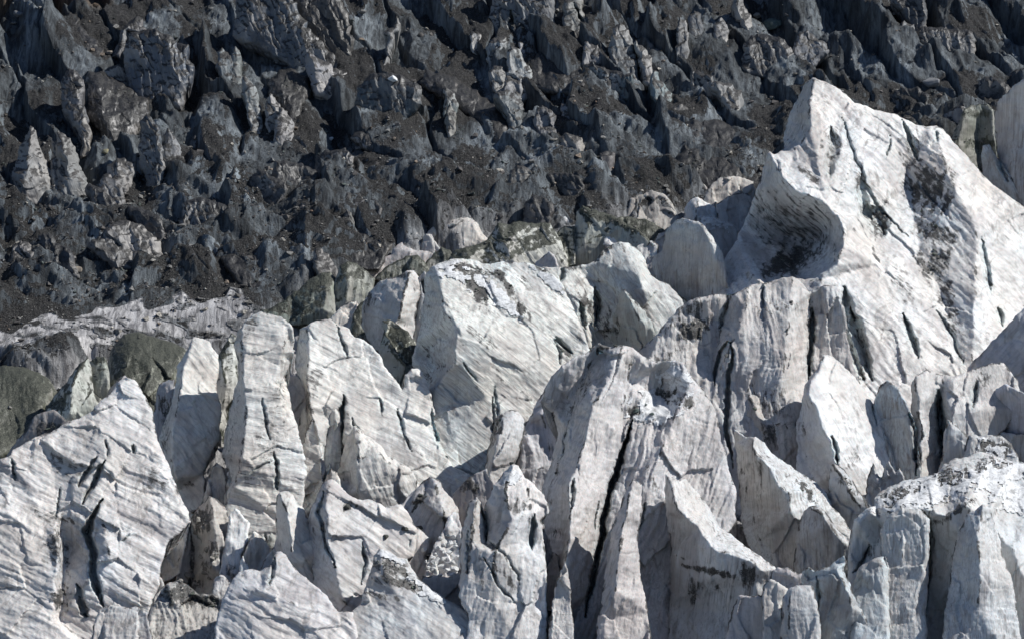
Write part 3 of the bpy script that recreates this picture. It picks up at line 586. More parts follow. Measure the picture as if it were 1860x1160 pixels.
ice = np.clip(0.95*steep*(0.75+0.25*upm) + (0.48+.34*upm)*sstep(-.3, .35, big), 0, 1)
ice = np.maximum(ice, 1.9*band); ice = np.maximum(ice, low)
base_t = np.array([0.158, 0.178, 0.192])[None, :]*(2.0**(1.5*fbm(T[:, 0]/4, T[:, 1]/7, 8.8, 3)))[:, None]
wt = np.maximum(band*0.95, low*0.95)[:, None]
tan = (sstep(30, 14, py_ + 6*perlin(px_/30, py_/9, 2))*sstep(215, 190, px_))[:, None]
base_t = base_t*(1-tan) + np.array([.19, .14, .10])[None, :]*tan; ice = np.maximum(ice, tan[:, 0])
tintT = base_t*(1-wt) + np.array([0.60, 0.58, 0.57])[None, :]*wt
hh_, ww_ = sh; vid = np.arange(hh_*ww_).reshape(sh)
qf = np.stack([vid[:-1, :-1].ravel(), vid[:-1, 1:].ravel(), vid[1:, 1:].ravel(), vid[1:, :-1].ravel()], 1)
ter = mesh_obj('glacier_surface', T, qf, M_DEB, {'tint': tintT, 'ice': ice}, origin=np.zeros(3))
ter['kind'] = 'structure'; ter['label'] = 'rubble covered surface of the glacier with dark mounds and hollows'
def ground_at(px, py):
    i = int(np.argmin(np.abs(py_ax-py))); j = int(np.argmin(np.abs(px_ax-px))); return T[i*ww_+j]

# ------------------------------------------------------------------ loose rocks
def rock_verts(r, R, flat=0.6, n=10):
    """convex, angular boulder: hull of a few points on a squashed ball"""
    import bmesh
    bm = bmesh.new()
    for i in range(n):
        v = Vector((R.gauss(0, 1), R.gauss(0, 1), R.gauss(0, 1))).normalized()*R.uniform(.75, 1.1)
        bm.verts.new((v.x*r, v.y*r*R.uniform(.7, 1), v.z*r*flat))
    bmesh.ops.convex_hull(bm, input=bm.verts)
    bmesh.ops.triangulate(bm, faces=bm.faces)
    bm.verts.index_update(); vs = [list(v.co) for v in bm.verts]; fs = [[v.index for v in f.verts] for f in bm.faces]
    lone = [v for v in bm.verts if not v.link_faces]
    bm.free(); return np.array(vs), np.array(fs, int)
def rubble(name, label, ids, sizes, cols, mat, seed):
    R = random.Random(seed); protos = [rock_verts(1.0, R) for _ in range(24)]
    Vs, Fs, Cs, k = [], [], [], 0
    for i, s in zip(ids, sizes):
        v, f = protos[R.randrange(24)]; an = R.uniform(0, 6.28); c, sn = math.cos(an), math.sin(an)
        w = v @ np.array([[c, -sn, 0], [sn, c, 0], [0, 0, 1]])*s + T[i] + np.array([0, 0, s*.25])
        Vs.append(w); Fs.append(f+k); k += len(v); Cs.append(np.tile(np.array(R.choice(cols))*R.uniform(.7, 1.3), (len(v), 1)))
    o = mesh_obj(name, np.concatenate(Vs), np.zeros((0, 4)), mat, {'tint': np.concatenate(Cs)}, faces3=np.concatenate(Fs), smooth=False)
    o['label'] = label; o['category'] = 'rubble'; o['kind'] = 'stuff'; return o
cand = np.where((px_ > -50) & (px_ < 1910) & (py_ > -50) & (py_ < 660) & (low < .5))[0]
wgt = (0.35 + 1.0*sstep(200, 420, py_[cand]))*(1-0.7*band[cand])*(1-0.85*steep[cand])*sstep(-.7, .6, fbm(px_[cand]/60, py_[cand]/30, 4.4, 3)); wgt /= wgt.sum()
ids = rng.choice(cand, 15000, p=wgt); sz = 0.06 + 0.07*rng.pareto(2.4, 15000); sz = np.clip(sz, 0.05, .55)
cols = [(0.11, 0.10, 0.095)]*6 + [(0.24, 0.235, 0.225)]*4 + [(0.42, 0.39, 0.34)]*2 + [(0.22, 0.17, 0.13)] + [(0.09, 0.11, 0.10)]*2
rubble('scattered_rubble', 'scattered grey and brown stones strewn over the dark slope', ids, sz, cols, M_RUB, 5)

cand = np.where((px_ > -50) & (px_ < 1910) & (py_ > 380) & (py_ < 1300) & (low > .6))[0]
ids = rng.choice(cand, 9000); sz = np.clip(0.08 + 0.10*rng.pareto(2.2, 9000), .08, .8)
io = rubble('crushed_ice', 'crushed ice and grit lying in the clefts between the white seracs', ids, sz, [(.62, .63, .63)]*4 + [(.45, .44, .42)]*3 + [(.25, .24, .22)]*2 + [(.10, .10, .09)], M_RUB, 9)
io['category'] = 'crushed ice'

# ------------------------------------------------------------------ white seracs (front rows)
WARM = (0.70, 0.685, 0.65); PINK = (0.62, 0.60, 0.58); GREY = (0.57, 0.58, 0.58); BLUE = (0.54, 0.58, 0.59); SNOW = (0.78, 0.78, 0.775); GRN = (0.64, 0.665, 0.61); OLV = (0.30, 0.31, 0.26)
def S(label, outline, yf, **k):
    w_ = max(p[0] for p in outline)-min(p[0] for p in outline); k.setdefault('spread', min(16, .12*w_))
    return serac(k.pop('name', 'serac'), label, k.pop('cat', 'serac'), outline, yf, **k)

# --- upper right massif
S('huge white ice peak, tallest of all, with shaded left face and dark hollows below',
  [(1478,142,0),(1500,149),(1528,166),(1555,187),(1572,192),(1590,200),(1625,206),(1655,222),(1682,232),(1700,228),(1714,236),(1735,262),(1762,292),(1800,330),(1840,362),(1900,410,60),(1960,480,120),
   (1960,720),(1700,760),(1480,760),(1270,720),(1200,640,120),(1280,537,170),(1312,490,160),(1340,432,150),(1360,390,130),(1375,345,90),(1388,300,50),(1398,276,10),(1410,282,-5),(1424,272,90),(1421,250,130),(1432,215,120),(1447,180,90),(1462,150,50)],
  720, a=0.42, b=1.1, th=46, mat=M_ICE, tint=(0.77,0.755,0.73), amp=.9, flute=1.5, rw=9, rr=14, edge=.35, auto=4, back=240,
  feats=[[(1478,145,0),(1474,172,-10),(1470,200,-18),(1473,232,-18),(1455,262,-5),(1436,276,0)],
         [(1400,280,-10),(1412,308,-20),(1428,332,-28),(1446,346,-32),(1478,358,-40),(1500,372,-45),(1522,392,-50),(1532,418,-50),(1530,446,-45),(1520,480,-38),(1490,508,-20),(1440,512,20),(1380,520,70)],
         [(1388,400,135),(1428,430,150),(1484,436,120),(1440,484,125)],
         [(1560,400,5),(1600,480,0),(1640,580,0),(1690,680,0)],
         [(1622,255,4),(1648,300,22),(1655,345,40),(1660,390,34),(1690,420,12),(1672,462,22),(1704,520,20),(1724,580,16),(1745,650,10)],
         [(1700,232,-4),(1712,285,-20),(1722,318,-26),(1738,352,-28),(1768,405,-20),(1774,440,-18),(1772,520,-14),(1768,600,-8),(1765,660,-4)]],
  cr=[(12,22,[(1508,232),(1516,262),(1506,296),(1508,324)]),(13,26,[(1562,318),(1566,352),(1573,384),(1582,400)]),(24,30,[(1578,372),(1590,400),(1606,426)]),(3,14,[(1528,215),(1545,262),(1570,330),(1600,382),(1650,432)]),
      (5,22,[(1640,218),(1655,262),(1668,290)]),(16,44,[(1534,520),(1537,560),(1538,610),(1552,660),(1570,690)]),(11,50,[(1546,560),(1562,620),(1585,690)]),
      (6,25,[(1472,590),(1476,640),(1472,700)]),(7,34,[(1640,570),(1655,610),(1668,650)]),(5,16,[(1782,432),(1792,480),(1800,530)]),(6,22,[(1812,560),(1822,590)]),
      (4,16,[(1700,560),(1728,610),(1748,660)]),(3,16,[(1700,235),(1706,260)])],
  dirt=[(1430,478,64,26,.85,-25),(1440,410,100,60,.42,35),(1690,345,46,54,.78,40),(1705,425,54,26,.6,15),(1700,480,36,44,.62),(1725,560,22,90,.45,-14),(1660,300,20,40,.5,-30),(1515,262,26,30,.45),(1600,400,26,36,.75,-10),(1560,330,12,40,.5),(1655,262,22,30,.5,-30),(1640,520,22,50,.35,-25),(1470,320,40,12,.5,40)])  # blobs in the left bowl: dirty ice, plus the bowl's shade painted in

S('broad low apron of pale ice columns below the dark hollow, cut by two narrow clefts',
  [(1160,640,40),(1195,605,20),(1232,562,10),(1262,542),(1300,535),(1330,536),(1345,528),(1368,518),(1402,512),(1440,502,-10),(1452,508),(1470,530),(1496,520),(1520,520),(1535,560),(1545,640,20),(1560,700,40),(1540,760),(1520,960),(1340,960),(1290,860),(1200,760),(1170,690)],
  900, snow=[(1440,318,60,16,42),(1500,372,40,12,35),(1420,290,14,12,0),(1640,222,60,10,24)], off=60, a=0.12, b=0.62, th=5, tint=PINK, amp=1.4, flute=2.2, edge=.5, auto=8, back=120,
  feats=[[(1362,522,-5),(1352,560,-15),(1340,600,-20),(1322,640,-12),(1300,690,0)],[(1440,504,-12),(1435,560,-20),(1425,640,-30),(1420,720,-20)],[(1470,540,10),(1472,620,25),(1470,690,30)],[(1325,540,10),(1310,590,22),(1296,640,26)]],
  cr=[(4.5,40,[(1328,615),(1308,640),(1300,670),(1298,700)],.5),(5,40,[(1330,620),(1330,655),(1322,690),(1318,740),(1322,800),(1330,850)],.5),(6,36,[(1474,560),(1476,610),(1468,690)]),(3,14,[(1388,520),(1386,560)]),(4,20,[(1322,545),(1305,600)])],
  dirt=[(1262,596,46,22,.85,-35),(1250,570,70,20,.45,-30),(1410,560,55,22,.3),(1215,640,40,20,.4,-30),(1395,730,60,30,.45,20)])

S('grey fin of smooth ice at the far right, standing upright behind the huge peak',
  [(1808,235,30),(1812,185,20),(1830,165,10),(1848,152),(1880,130),(1930,120),(1960,200),(1960,520),(1850,500),(1845,350,10),(1825,320,20),(1815,285,30)], 470, off=40, a=-0.9, b=0.15, th=0, mat=M_STREAK, tint=GREY, amp=.4, flute=.7, edge=.4, auto=1)
S('pale green shards of broken ice with dark rubble on top, left of the grey fin',
  [(1724,290),(1728,250),(1742,225),(1752,198,-10),(1765,190),(1795,190),(1806,200),(1808,250),(1812,300),(1800,380),(1720,360)], 380, off=60, a=0.1, b=0.4, mat=M_GREEN, tint=OLV, amp=1.6, flute=1.4, edge=.5, auto=5,
  feats=[[(1748,225,-14),(1740,260,-10),(1745,290,0)],[(1780,200,5),(1775,240,20),(1780,290,20)]], dirt=[(1790,262,36,16,.95),(1770,205,30,12,.8)])
S('dark streaked ice wall in shade, between the moraine and the pale green shards',
  [(1722,200),(1745,190),(1752,210),(1745,245),(1738,290),(1722,300),(1705,260),(1700,230),(1706,215)], 330, off=70, a=-.8, b=.2, mat=M_DARK, tint=(.20,.21,.22), auto=1)
S('narrow blue grey ice slab leaning right, low between the grey fin and the white slope',
  [(1785,265),(1795,262),(1812,285),(1830,310),(1846,345),(1900,420),(1900,520),(1790,480),(1784,310)], 440, off=30, a=-.5, b=.3, th=25, mat=M_STREAK, tint=BLUE, cr=[(5,25,[(1812,285),(1830,330)])])

# --- right edge
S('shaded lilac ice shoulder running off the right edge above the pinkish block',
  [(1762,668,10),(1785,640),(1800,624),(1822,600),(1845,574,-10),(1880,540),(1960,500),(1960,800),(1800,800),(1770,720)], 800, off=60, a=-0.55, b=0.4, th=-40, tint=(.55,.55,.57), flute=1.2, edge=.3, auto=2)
S('pinkish ice block with a deep notch in its front, right of the brightest slab',
  [(1655,722,20),(1655,700),(1665,680,-10),(1682,670),(1715,682),(1732,684),(1770,668),(1822,658),(1850,690),(1860,740),(1800,800),(1760,860),(1710,900),(1662,900),(1660,800,20)], 880, off=10, a=0.25, b=0.5, th=8, tint=PINK, auto=4, edge=.6,
  feats=[[(1662,690,-10),(1668,740,-15),(1674,790,-12),(1672,860,-5)],[(1712,690,0),(1704,760,25),(1716,800,40),(1712,860,30)],[(1730,690,-8),(1728,750,-16),(1730,800,-10)]],
  cr=[(9,38,[(1702,705),(1706,735),(1712,775),(1708,830)]),(5,20,[(1775,690),(1765,740)])], dirt=[(1785,690,18,26,.5)])
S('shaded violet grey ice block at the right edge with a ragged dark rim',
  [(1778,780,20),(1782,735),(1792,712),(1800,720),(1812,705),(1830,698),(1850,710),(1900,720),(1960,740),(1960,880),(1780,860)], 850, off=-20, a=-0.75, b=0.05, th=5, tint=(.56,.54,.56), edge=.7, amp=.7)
S('small pale grey pillar of ice beside the pinkish block, with a toothed top',
  [(1713,835),(1714,790),(1720,762,-8),(1730,764),(1745,780),(1762,795),(1768,820),(1775,880),(1712,880)], 860, off=-40, a=-.2, b=.3, tint=GREY, auto=1)
S('blue grey ice wall in shade squeezed between the brightest slab and the pinkish block',
  [(1588,730),(1600,700),(1612,690),(1630,705),(1648,730),(1660,760),(1665,820),(1668,900),(1600,900),(1590,800)], 900, off=40, a=-.7, b=.2, th=10, mat=M_STREAK, tint=BLUE, cr=[(5,30,[(1655,750),(1662,800),(1664,860)])])

# --- brightest slab and neighbours
S('brightest smooth white slab with a pointed top, standing right of centre below the massif',
  [(1452,812,50),(1448,770,50),(1456,730,40),(1465,700,30),(1480,672,15),(1497,645),(1512,648),(1530,662),(1552,684),(1568,705),(1584,728),(1598,742),(1608,768),(1622,800),(1638,828),(1648,862),(1652,900),(1600,950),(1480,950),(1455,900,40)],
  900, off=-10, a=0.62, b=0.62, th=28, mat=M_CLEAN, tint=(0.80,0.80,0.785), amp=.55, flute=.6, rw=8, edge=.25, auto=3,
  feats=[[(1496,648,-6),(1482,675,-16),(1470,700,-26),(1468,718,-30),(1482,742,-30),(1494,775,-28),(1512,812,-22),(1520,850,-15)],[(1455,760,48),(1462,820,45),(1480,880,30)]],
  cr=[(5,26,[(1510,790),(1518,820),(1522,845)]),(3,12,[(1585,728),(1592,770)])], dirt=[(1545,830,20,30,.35)])
S('jagged pinkish ice wedge with brown streaks at the foot of the brightest slab',
  [(1508,850),(1512,842,-8),(1526,848),(1545,868),(1560,890),(1570,905),(1575,925),(1560,960),(1545,1000),(1510,990),(1505,920)], 985, off=-30, a=-.35, b=.3, th=8, tint=GREY, edge=.8,
  feats=[[(1512,845,-10),(1530,870,-16),(1548,900,-14),(1562,920,-4)]], dirt=[(1540,880,12,34,.6,-50)])
S('row of small ragged ice teeth along the lower edge of the brightest slab',
  [(1575,905),(1578,862),(1585,838,-8),(1594,855),(1602,872),(1606,850),(1614,838,-8),(1626,858),(1634,850),(1645,872),(1655,868),(1662,895),(1640,930),(1590,940)], 930, off=-25, a=-.2, b=.3, tint=GREY, edge=.6, auto=2)
S('dirty contorted hollow ridge of brown streaked ice between the two white slabs',
  [(1345,760),(1348,735),(1362,712),(1385,700),(1405,700),(1425,712),(1445,720),(1452,740),(1452,800),(1450,880),(1400,880),(1370,800),(1345,790)], 860, off=20, a=.1, b=.45, th=10, mat=M_ICE, tint=(.50,.47,.44), amp=2.0, flute=1.8, edge=.8, auto=4,
  feats=[[(1360,720,-10),(1372,745,-16),(1385,770,-16),(1392,810,-10)],[(1385,705,10),(1402,735,28),(1430,748,18)],[(1400,775,-14),(1420,765,-20),(1440,780,-10)]],
  dirt=[(1420,742,40,18,.95,15),(1400,790,20,40,.6),(1440,780,14,30,.6)])
S('pale ice fin with a sharp zigzag crest and shaded front, right of the black cleft',
  [(1334,800,20),(1333,778,0),(1345,786),(1356,794),(1372,793,-6),(1388,805,20),(1402,822,36),(1424,838,44),(1446,852,44),(1466,866,44),(1486,880,36),(1502,896,30),(1508,918,26),(1525,940,16),(1540,975),(1540,1040),(1440,1050),(1398,1030,0),(1372,990,10),(1352,940,30),(1345,880,30)],
  1030, off=0, a=-0.25, b=0.42, th=4, tint=(.68,.69,.68), mat=M_STREAK, amp=.6, flute=.8, edge=.45, rw=5, rr=5, auto=2,
  feats=[[(1368,795,-24),(1372,826,-34),(1392,842,-40),(1408,856,-40),(1412,880,-42),(1432,894,-42),(1436,925,-36),(1450,950,-20)],[(1350,850,20),(1362,920,25),(1380,980,10)]],
  dirt=[(1466,892,10,30,.75,-40),(1380,860,6,50,.3)])
S('low rounded ice fin with a bright brown edged rim, before the zigzag fin',
  [(1448,985),(1452,948),(1460,926),(1470,918,-5),(1486,916),(1500,926),(1508,942),(1520,960),(1532,972),(1543,974),(1545,1000),(1538,1010),(1500,1036),(1450,1045)], 1035, off=-60, a=-.35, b=.3, th=4, tint=GREY, mat=M_STREAK, amp=.6, edge=.7, rw=5,
  feats=[[(1472,920,-10),(1492,930,-16),(1506,950,-20),(1524,974,-14)]])
S('long sloping white fin, its crest falling from upper left to lower right, lower centre right',
  [(1212,930,30),(1208,890,20),(1208,860,0),(1222,866),(1232,876),(1244,870,20),(1256,884,34),(1272,900,44),(1286,918,46),(1298,938,46),(1310,960,40),(1330,972,36),(1350,988,30),(1368,1000,22),(1384,1012,10),(1400,1024),(1410,1036),(1395,1060),(1385,1120),(1390,1230),(1220,1230),(1225,1100,20),(1220,1000,30)],
  1180, off=10, a=-0.35, b=0.35, th=-6, tint=(.67,.67,.66), mat=M_STREAK, amp=.7, flute=1.0, edge=.35, rw=5, rr=5, auto=3,
  feats=[[(1214,868,-10),(1224,895,-24),(1232,925,-34),(1252,946,-38),(1268,958,-40),(1282,974,-40),(1290,986,-40),(1306,998,-40),(1330,1006,-36),(1366,1018,-30),(1385,1032,-16)],[(1230,1010,-10),(1300,1030,-30),(1370,1060,-10)]],
  dirt=[(1290,1036,60,9,.95,10),(1360,1040,22,26,.7),(1262,1060,16,50,.45),(1310,1080,20,40,.35)])

# --- lower right
S('large rounded ice mass in the lower right corner, dirty snow on top, shaded columns below',
  [(1541,1040,30),(1540,1000,25),(1546,965,15),(1552,940,5),(1572,924),(1586,918,20),(1590,902,50),(1606,890,66),(1640,872,84),(1676,864,96),(1705,856,104),(1716,842,112),(1736,834,120),(1762,826,125),(1780,818,130),(1800,826,130),(1850,838,125),(1960,850,120),(1960,1300),(1560,1300),(1548,1120,20)],
  1180, snow=[(1680,895,110,26,-14),(1800,860,80,26,-8),(1840,900,50,30,20),(1620,925,30,8,5)], off=-60, a=0.02, b=0.34, th=0, tint=(.66,.67,.665), mat=M_CLEAN, amp=.9, flute=.9, rw=14, rr=18, edge=.35, auto=4, sm=3, back=200,
  feats=[[(1556,950,-6),(1580,925,-14),(1602,950,-6),(1614,928,-30),(1640,918,-36),(1670,922,-36),(1690,945,-20),(1720,935,-24),(1758,915,-34),(1790,940,-20),(1840,1000,-10)],
         [(1600,955,10),(1590,1000,18),(1570,1060,20)],[(1640,950,-45),(1640,1000,-50),(1636,1060,-30)],[(1686,950,10),(1690,1000,32),(1684,1060,30),(1680,1120,30)],[(1760,925,-30),(1752,980,-20),(1742,1040,-20)],[(1798,950,5),(1800,1020,20),(1815,1080,20)]],
  cr=[(5,24,[(1688,930),(1692,980),(1686,1040),(1680,1110)]),(4,16,[(1796,950),(1804,1010),(1818,1070)]),(4,18,[(1580,990),(1566,1020),(1550,1040)])],
  dirt=[(1640,896,60,14,.7,-12),(1720,868,60,22,.62,-15),(1800,850,40,26,.6),(1622,925,14,12,.9),(1740,925,40,8,.75,-35),(1580,1000,10,26,.5)])
S('snowy grey knob of ice rising behind the large rounded mass at the right edge',
  [(1752,830),(1754,800),(1760,788,-5),(1775,792),(1800,788),(1816,790),(1836,805),(1850,835),(1900,860),(1960,900),(1960,960),(1780,900)], 940, snow=[(1810,815,40,16,10)], off=10, a=.1, b=.5, tint=GREY, amp=1.4, edge=.6, dirt=[(1815,815,40,22,.7),(1800,850,30,20,.5)])
S('dull ice stub at the right edge with a straight rim, behind the snowy knob',
  [(1806,790),(1818,784),(1850,786),(1900,788),(1960,790),(1960,880),(1810,860)], 880, off=40, a=-.5, b=.1, tint=(.5,.5,.5), edge=.8)
S('bluish ice pillar with a curled horn tip, bottom, left of the large rounded mass',
  [(1458,1075,10),(1458,1040,0),(1468,1028,-4),(1482,1034),(1500,1028),(1516,1018),(1534,1008,-6),(1538,1022),(1532,1036),(1540,1052),(1552,1080),(1566,1112),(1600,1200),(1600,1260),(1460,1260)], 1220, off=-60, a=-.25, b=.2, th=-8, tint=BLUE, edge=.6, amp=.8, rw=5,
  feats=[[(1470,1032,-5),(1500,1034,-14),(1520,1032,-22),(1532,1060,-26),(1548,1100,-22)],[(1536,1040,10),(1560,1100,30)]], cr=[(4,16,[(1486,1046),(1486,1110)])])
S('small upright white ice stub with a bright top at the bottom edge, left of two',
  [(1386,1110),(1386,1062,4),(1396,1050),(1406,1052),(1420,1062),(1432,1070),(1428,1084),(1420,1096),(1422,1130),(1424,1240),(1386,1240)], 1230, off=-90, a=.1, b=.3, tint=WARM, mat=M_CLEAN, auto=0, rw=5)
S('small grey square topped ice stub at the bottom edge, right of the bright one',
  [(1420,1130),(1420,1080),(1434,1066),(1452,1062),(1476,1062),(1482,1080),(1486,1110),(1492,1240),(1422,1240)], 1230, off=-120, a=-.1, b=.25, tint=GREY, mat=M_CLEAN, auto=0, feats=[[(1438,1070,-6),(1430,1100,-10),(1436,1140,-8)]])
S('low shaded grey ice saddle joining the long sloping fin and the horned pillar',
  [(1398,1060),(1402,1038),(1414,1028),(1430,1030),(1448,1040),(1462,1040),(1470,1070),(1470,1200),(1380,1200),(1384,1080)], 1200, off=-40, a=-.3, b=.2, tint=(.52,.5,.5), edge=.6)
S('dirty violet ice lip at the bottom edge beneath the long sloping fin',
  [(1330,1100),(1342,1078),(1360,1082),(1378,1078),(1392,1084),(1392,1240),(1310,1240)], 1220, off=-60, a=-.3, b=.2, tint=(.50,.47,.47), edge=.7)

# --- centre
S('big rounded lilac grey central ridge, split by a long black crack down its front',
  [(982,730,40),(990,705,25),(1000,686,15),(1018,664),(1040,650),(1062,642),(1078,630),(1088,622,-5),(1102,626),(1115,628),(1130,626,-8),(1148,632),(1166,646),(1190,656),(1215,652),(1240,660),(1262,690),(1280,712),(1300,742),(1312,800),(1325,850),(1336,900),(1334,945),(1300,1000),(1290,1100),(1260,1260),(990,1260),(998,1160,30),(1010,1110,40),(1018,1060,70),(1008,1000,110),(985,930,140),(984,890,130),(1000,845,110),(1012,790,90),(1004,750,60)],
  1160, snow=[(1196,738,58,34,-20),(1225,690,34,24,0)], off=20, a=0.28, b=0.52, th=-16, tint=(.64,.615,.605), amp=1.0, flute=2.6, edge=.45, auto=12, back=200,
  feats=[[(1130,630,-8),(1110,680,-16),(1075,740,-24),(1062,800,-24),(1050,845,-34),(1034,880,-50),(1036,940,-58),(1030,1000,-52),(1018,1070,-30),(1010,1110,-20)],
         [(1085,640,20),(1050,700,40),(1030,780,50),(1010,860,70)],
         [(1148,640,0),(1140,690,12),(1130,740,8)],
         [(1200,670,20),(1205,720,40),(1180,750,10)],[(1250,700,-6),(1225,760,-14),(1200,820,-16),(1180,880,-12)],[(1240,850,0),(1250,950,4)],
         [(1140,800,10),(1112,880,14),(1090,980,10),(1072,1080,10)]],
  cr=[(7,60,[(1148,762),(1136,800),(1120,850),(1108,890),(1094,960),(1082,1030),(1070,1080),(1062,1120)],1.3),(4,26,[(1042,870),(1040,900),(1036,930)]),(3,14,[(1150,905),(1130,960),(1122,980)]),(4,16,[(1172,910),(1162,960)]),(5,14,[(1128,978),(1140,1020),(1148,1070)]),(3,14,[(1030,780),(1020,830)])],
  dirt=[(1218,722,36,20,.65,20),(1180,752,50,18,.5,10),(1152,744,22,10,.9),(1250,730,12,16,.85),(1098,628,22,8,.8),(1180,860,10,60,.35,-20),(1060,700,16,60,.32,25)])
S('dark sided ice fin with lit right face and blunt top, left of shadowed gap',
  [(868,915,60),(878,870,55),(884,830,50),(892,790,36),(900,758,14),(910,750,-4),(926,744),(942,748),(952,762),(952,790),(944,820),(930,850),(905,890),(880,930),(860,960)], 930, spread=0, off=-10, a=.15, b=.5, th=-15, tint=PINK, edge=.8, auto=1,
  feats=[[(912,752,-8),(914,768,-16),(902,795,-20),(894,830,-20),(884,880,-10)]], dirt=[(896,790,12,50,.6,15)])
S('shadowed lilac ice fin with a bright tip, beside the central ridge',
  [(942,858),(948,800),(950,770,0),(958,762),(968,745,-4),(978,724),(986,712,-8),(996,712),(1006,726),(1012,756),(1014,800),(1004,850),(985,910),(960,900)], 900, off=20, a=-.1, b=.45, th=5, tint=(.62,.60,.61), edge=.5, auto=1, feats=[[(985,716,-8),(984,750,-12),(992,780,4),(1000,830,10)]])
S('tall pointed serac at bottom centre with a dark pebble on its tip and green cleft',
  [(832,1080),(836,1040,30),(834,1000,25),(840,960,15),(848,926,8),(856,908,0),(864,902,-4),(874,912),(878,936,6),(884,912,4),(894,886),(912,860),(928,841,-5),(940,846),(954,868),(972,880),(986,896),(998,918),(998,930),(984,944),(986,972),(992,1010),(994,1060),(996,1250),(840,1250),(850,1120)],
  1180, spread=0, snow=[(932,866,16,14,0)], off=-80, a=0.22, b=0.45, th=-8, tint=(.69,.675,.66), amp=1.0, flute=1.0, edge=.7, auto=5,
  feats=[[(866,905,-8),(860,940,-14),(856,990,-14),(848,1040,-10)],[(880,930,12),(882,960,14),(884,985,4)],[(930,845,-8),(918,890,-18),(930,940,-22),(900,1000,-20),(890,1080,-12)],[(958,880,-10),(962,940,-10),(964,980,0)]],
  cr=[(6,34,[(970,935),(968,970),(964,1000)],.4),(5,22,[(880,915),(882,950),(883,985)]),(3,10,[(852,960),(850,1040)]),(3,9,[(890,980),(920,1010),(945,1060)]),(3,9,[(880,1010),(905,1060),(935,1095)])],
  dirt=[(936,920,20,26,.5),(905,1000,40,10,.5,40),(920,1050,50,8,.5,50),(870,1020,14,60,.3)])
S('snowy grey mound with dark dirty patches, bottom, left of the ice rubble pit',
  [(612,1130),(640,1112),(656,1092),(662,1064),(672,1040),(678,1008),(688,996,-4),(706,1000),(722,1010),(738,1012),(748,1030),(764,1050),(784,1068),(806,1084),(826,1096),(850,1110),(870,1240),(600,1240)],
  1190, snow=[(710,1010,30,12,20),(770,1065,50,14,35)], off=-110, a=.15, b=.8, th=55, tint=GREY, amp=1.1, edge=.45, auto=4, feats=[[(690,1002,-5),(700,1040,-14),(720,1080,-12)]],
  dirt=[(715,1032,50,14,.8,20),(740,1062,60,14,.65,15),(690,1055,30,16,.5),(700,1085,60,8,.5,10)])
S('pale pink ice hump with boulders along its rim, behind the snowy grey mound',
  [(690,1010),(700,988),(716,976),(734,962,-4),(756,956),(770,964),(782,978),(776,998),(766,1012),(770,1030),(776,1060),(720,1060),(690,1040)], 1060, off=-50, a=.2, b=.6, tint=PINK, edge=.4, auto=1, rw=10)
S('pinkish ice wall streaked with brown, at the far side of the small dark pit',
  [(765,1062),(770,1046),(790,1042),(812,1046),(832,1040),(850,1060),(852,1110),(830,1130),(790,1110)], 1110, off=-95, a=.1, b=.4, mat=M_STREAK, tint=PINK, auto=1)
S('dirty pointed ice wedge with a shaded right side, left of the white rubble cone',
  [(700,960),(724,922),(744,896),(764,876),(782,866,-6),(798,872),(808,888),(824,902),(832,925),(826,960),(812,1000),(790,1010),(720,990)], 985, off=-40, a=.0, b=.6, th=-25, tint=PINK, edge=.6, auto=2,
  feats=[[(784,868,-8),(796,890,-14),(806,930,-14),(810,970,-8)],[(780,880,0),(760,910,-6),(748,930,0)]], dirt=[(756,908,10,26,.8,50),(735,930,30,8,.5,-40)])
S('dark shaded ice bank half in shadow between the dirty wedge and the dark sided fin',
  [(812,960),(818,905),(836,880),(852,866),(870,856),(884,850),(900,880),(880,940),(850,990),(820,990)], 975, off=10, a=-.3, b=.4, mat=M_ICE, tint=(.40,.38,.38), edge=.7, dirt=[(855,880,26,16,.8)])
S('white heaped cone of broken ice above the rubble pit',
  [(775,1060),(782,1020),(790,990),(802,966),(812,944),(822,928,-5),(834,932),(838,960),(842,1000),(840,1060)], 1060, off=-115, a=.1, b=.9, mat=M_CLEAN, tint=SNOW, amp=2.2, flute=.4, edge=.1, auto=0, rw=12, fc=.35, ft=2.5)

# --- lower left of centre
S('broad white slab with a rounded top and thin slanting cracks, left of the dirty wedge',
  [(560,960,30),(564,930,20),(574,900,10),(588,874,0),(602,866,-6),(614,874),(624,890),(640,902),(656,908),(676,908),(700,920),(728,914),(742,930),(760,960),(750,1010),(700,1040),(690,1120),(640,1200),(600,1200),(575,1060,30)],
  1130, off=-60, a=.3, b=.5, th=55, tint=(.71,.695,.68), amp=.9, edge=.35, auto=5, feats=[[(600,870,-6),(592,920,-14),(596,980,-16),(612,1050,-12),(630,1100,-8)]],
  cr=[(4,20,[(588,890),(580,930),(592,985),(608,1030)]),(4,16,[(660,985),(665,1020),(655,1060)])], dirt=[(634,918,12,8,.9)])
S('slender leaning ice slab with dark left face, between broad slab and small white fins',
  [(500,1000,30),(500,960,25),(500,920,20),(502,900,8),(510,892,0),(520,892),(534,900),(548,918),(560,944),(572,980),(588,1020),(600,1060),(610,1120),(560,1120),(520,1040)], 1110, off=-70, a=.35, b=.5, th=40, tint=WARM, mat=M_CLEAN, edge=.6, auto=1,
  feats=[[(508,896,-6),(516,920,-14),(526,960,-18),(530,1000,-14)]])
S('small white fin with a bright face and ragged top, foremost left of the leaning slab',
  [(402,1050),(404,1010,10),(410,970,5),(418,940),(428,923,-5),(438,926),(444,940),(456,950),(452,965),(448,985),(436,1010),(430,1040),(420,1080),(404,1090)], 1080, off=-50, a=.3, b=.5, tint=(.78,.775,.76), mat=M_CLEAN, edge=.3, auto=0, dirt=[(420,1040,10,24,.5)])
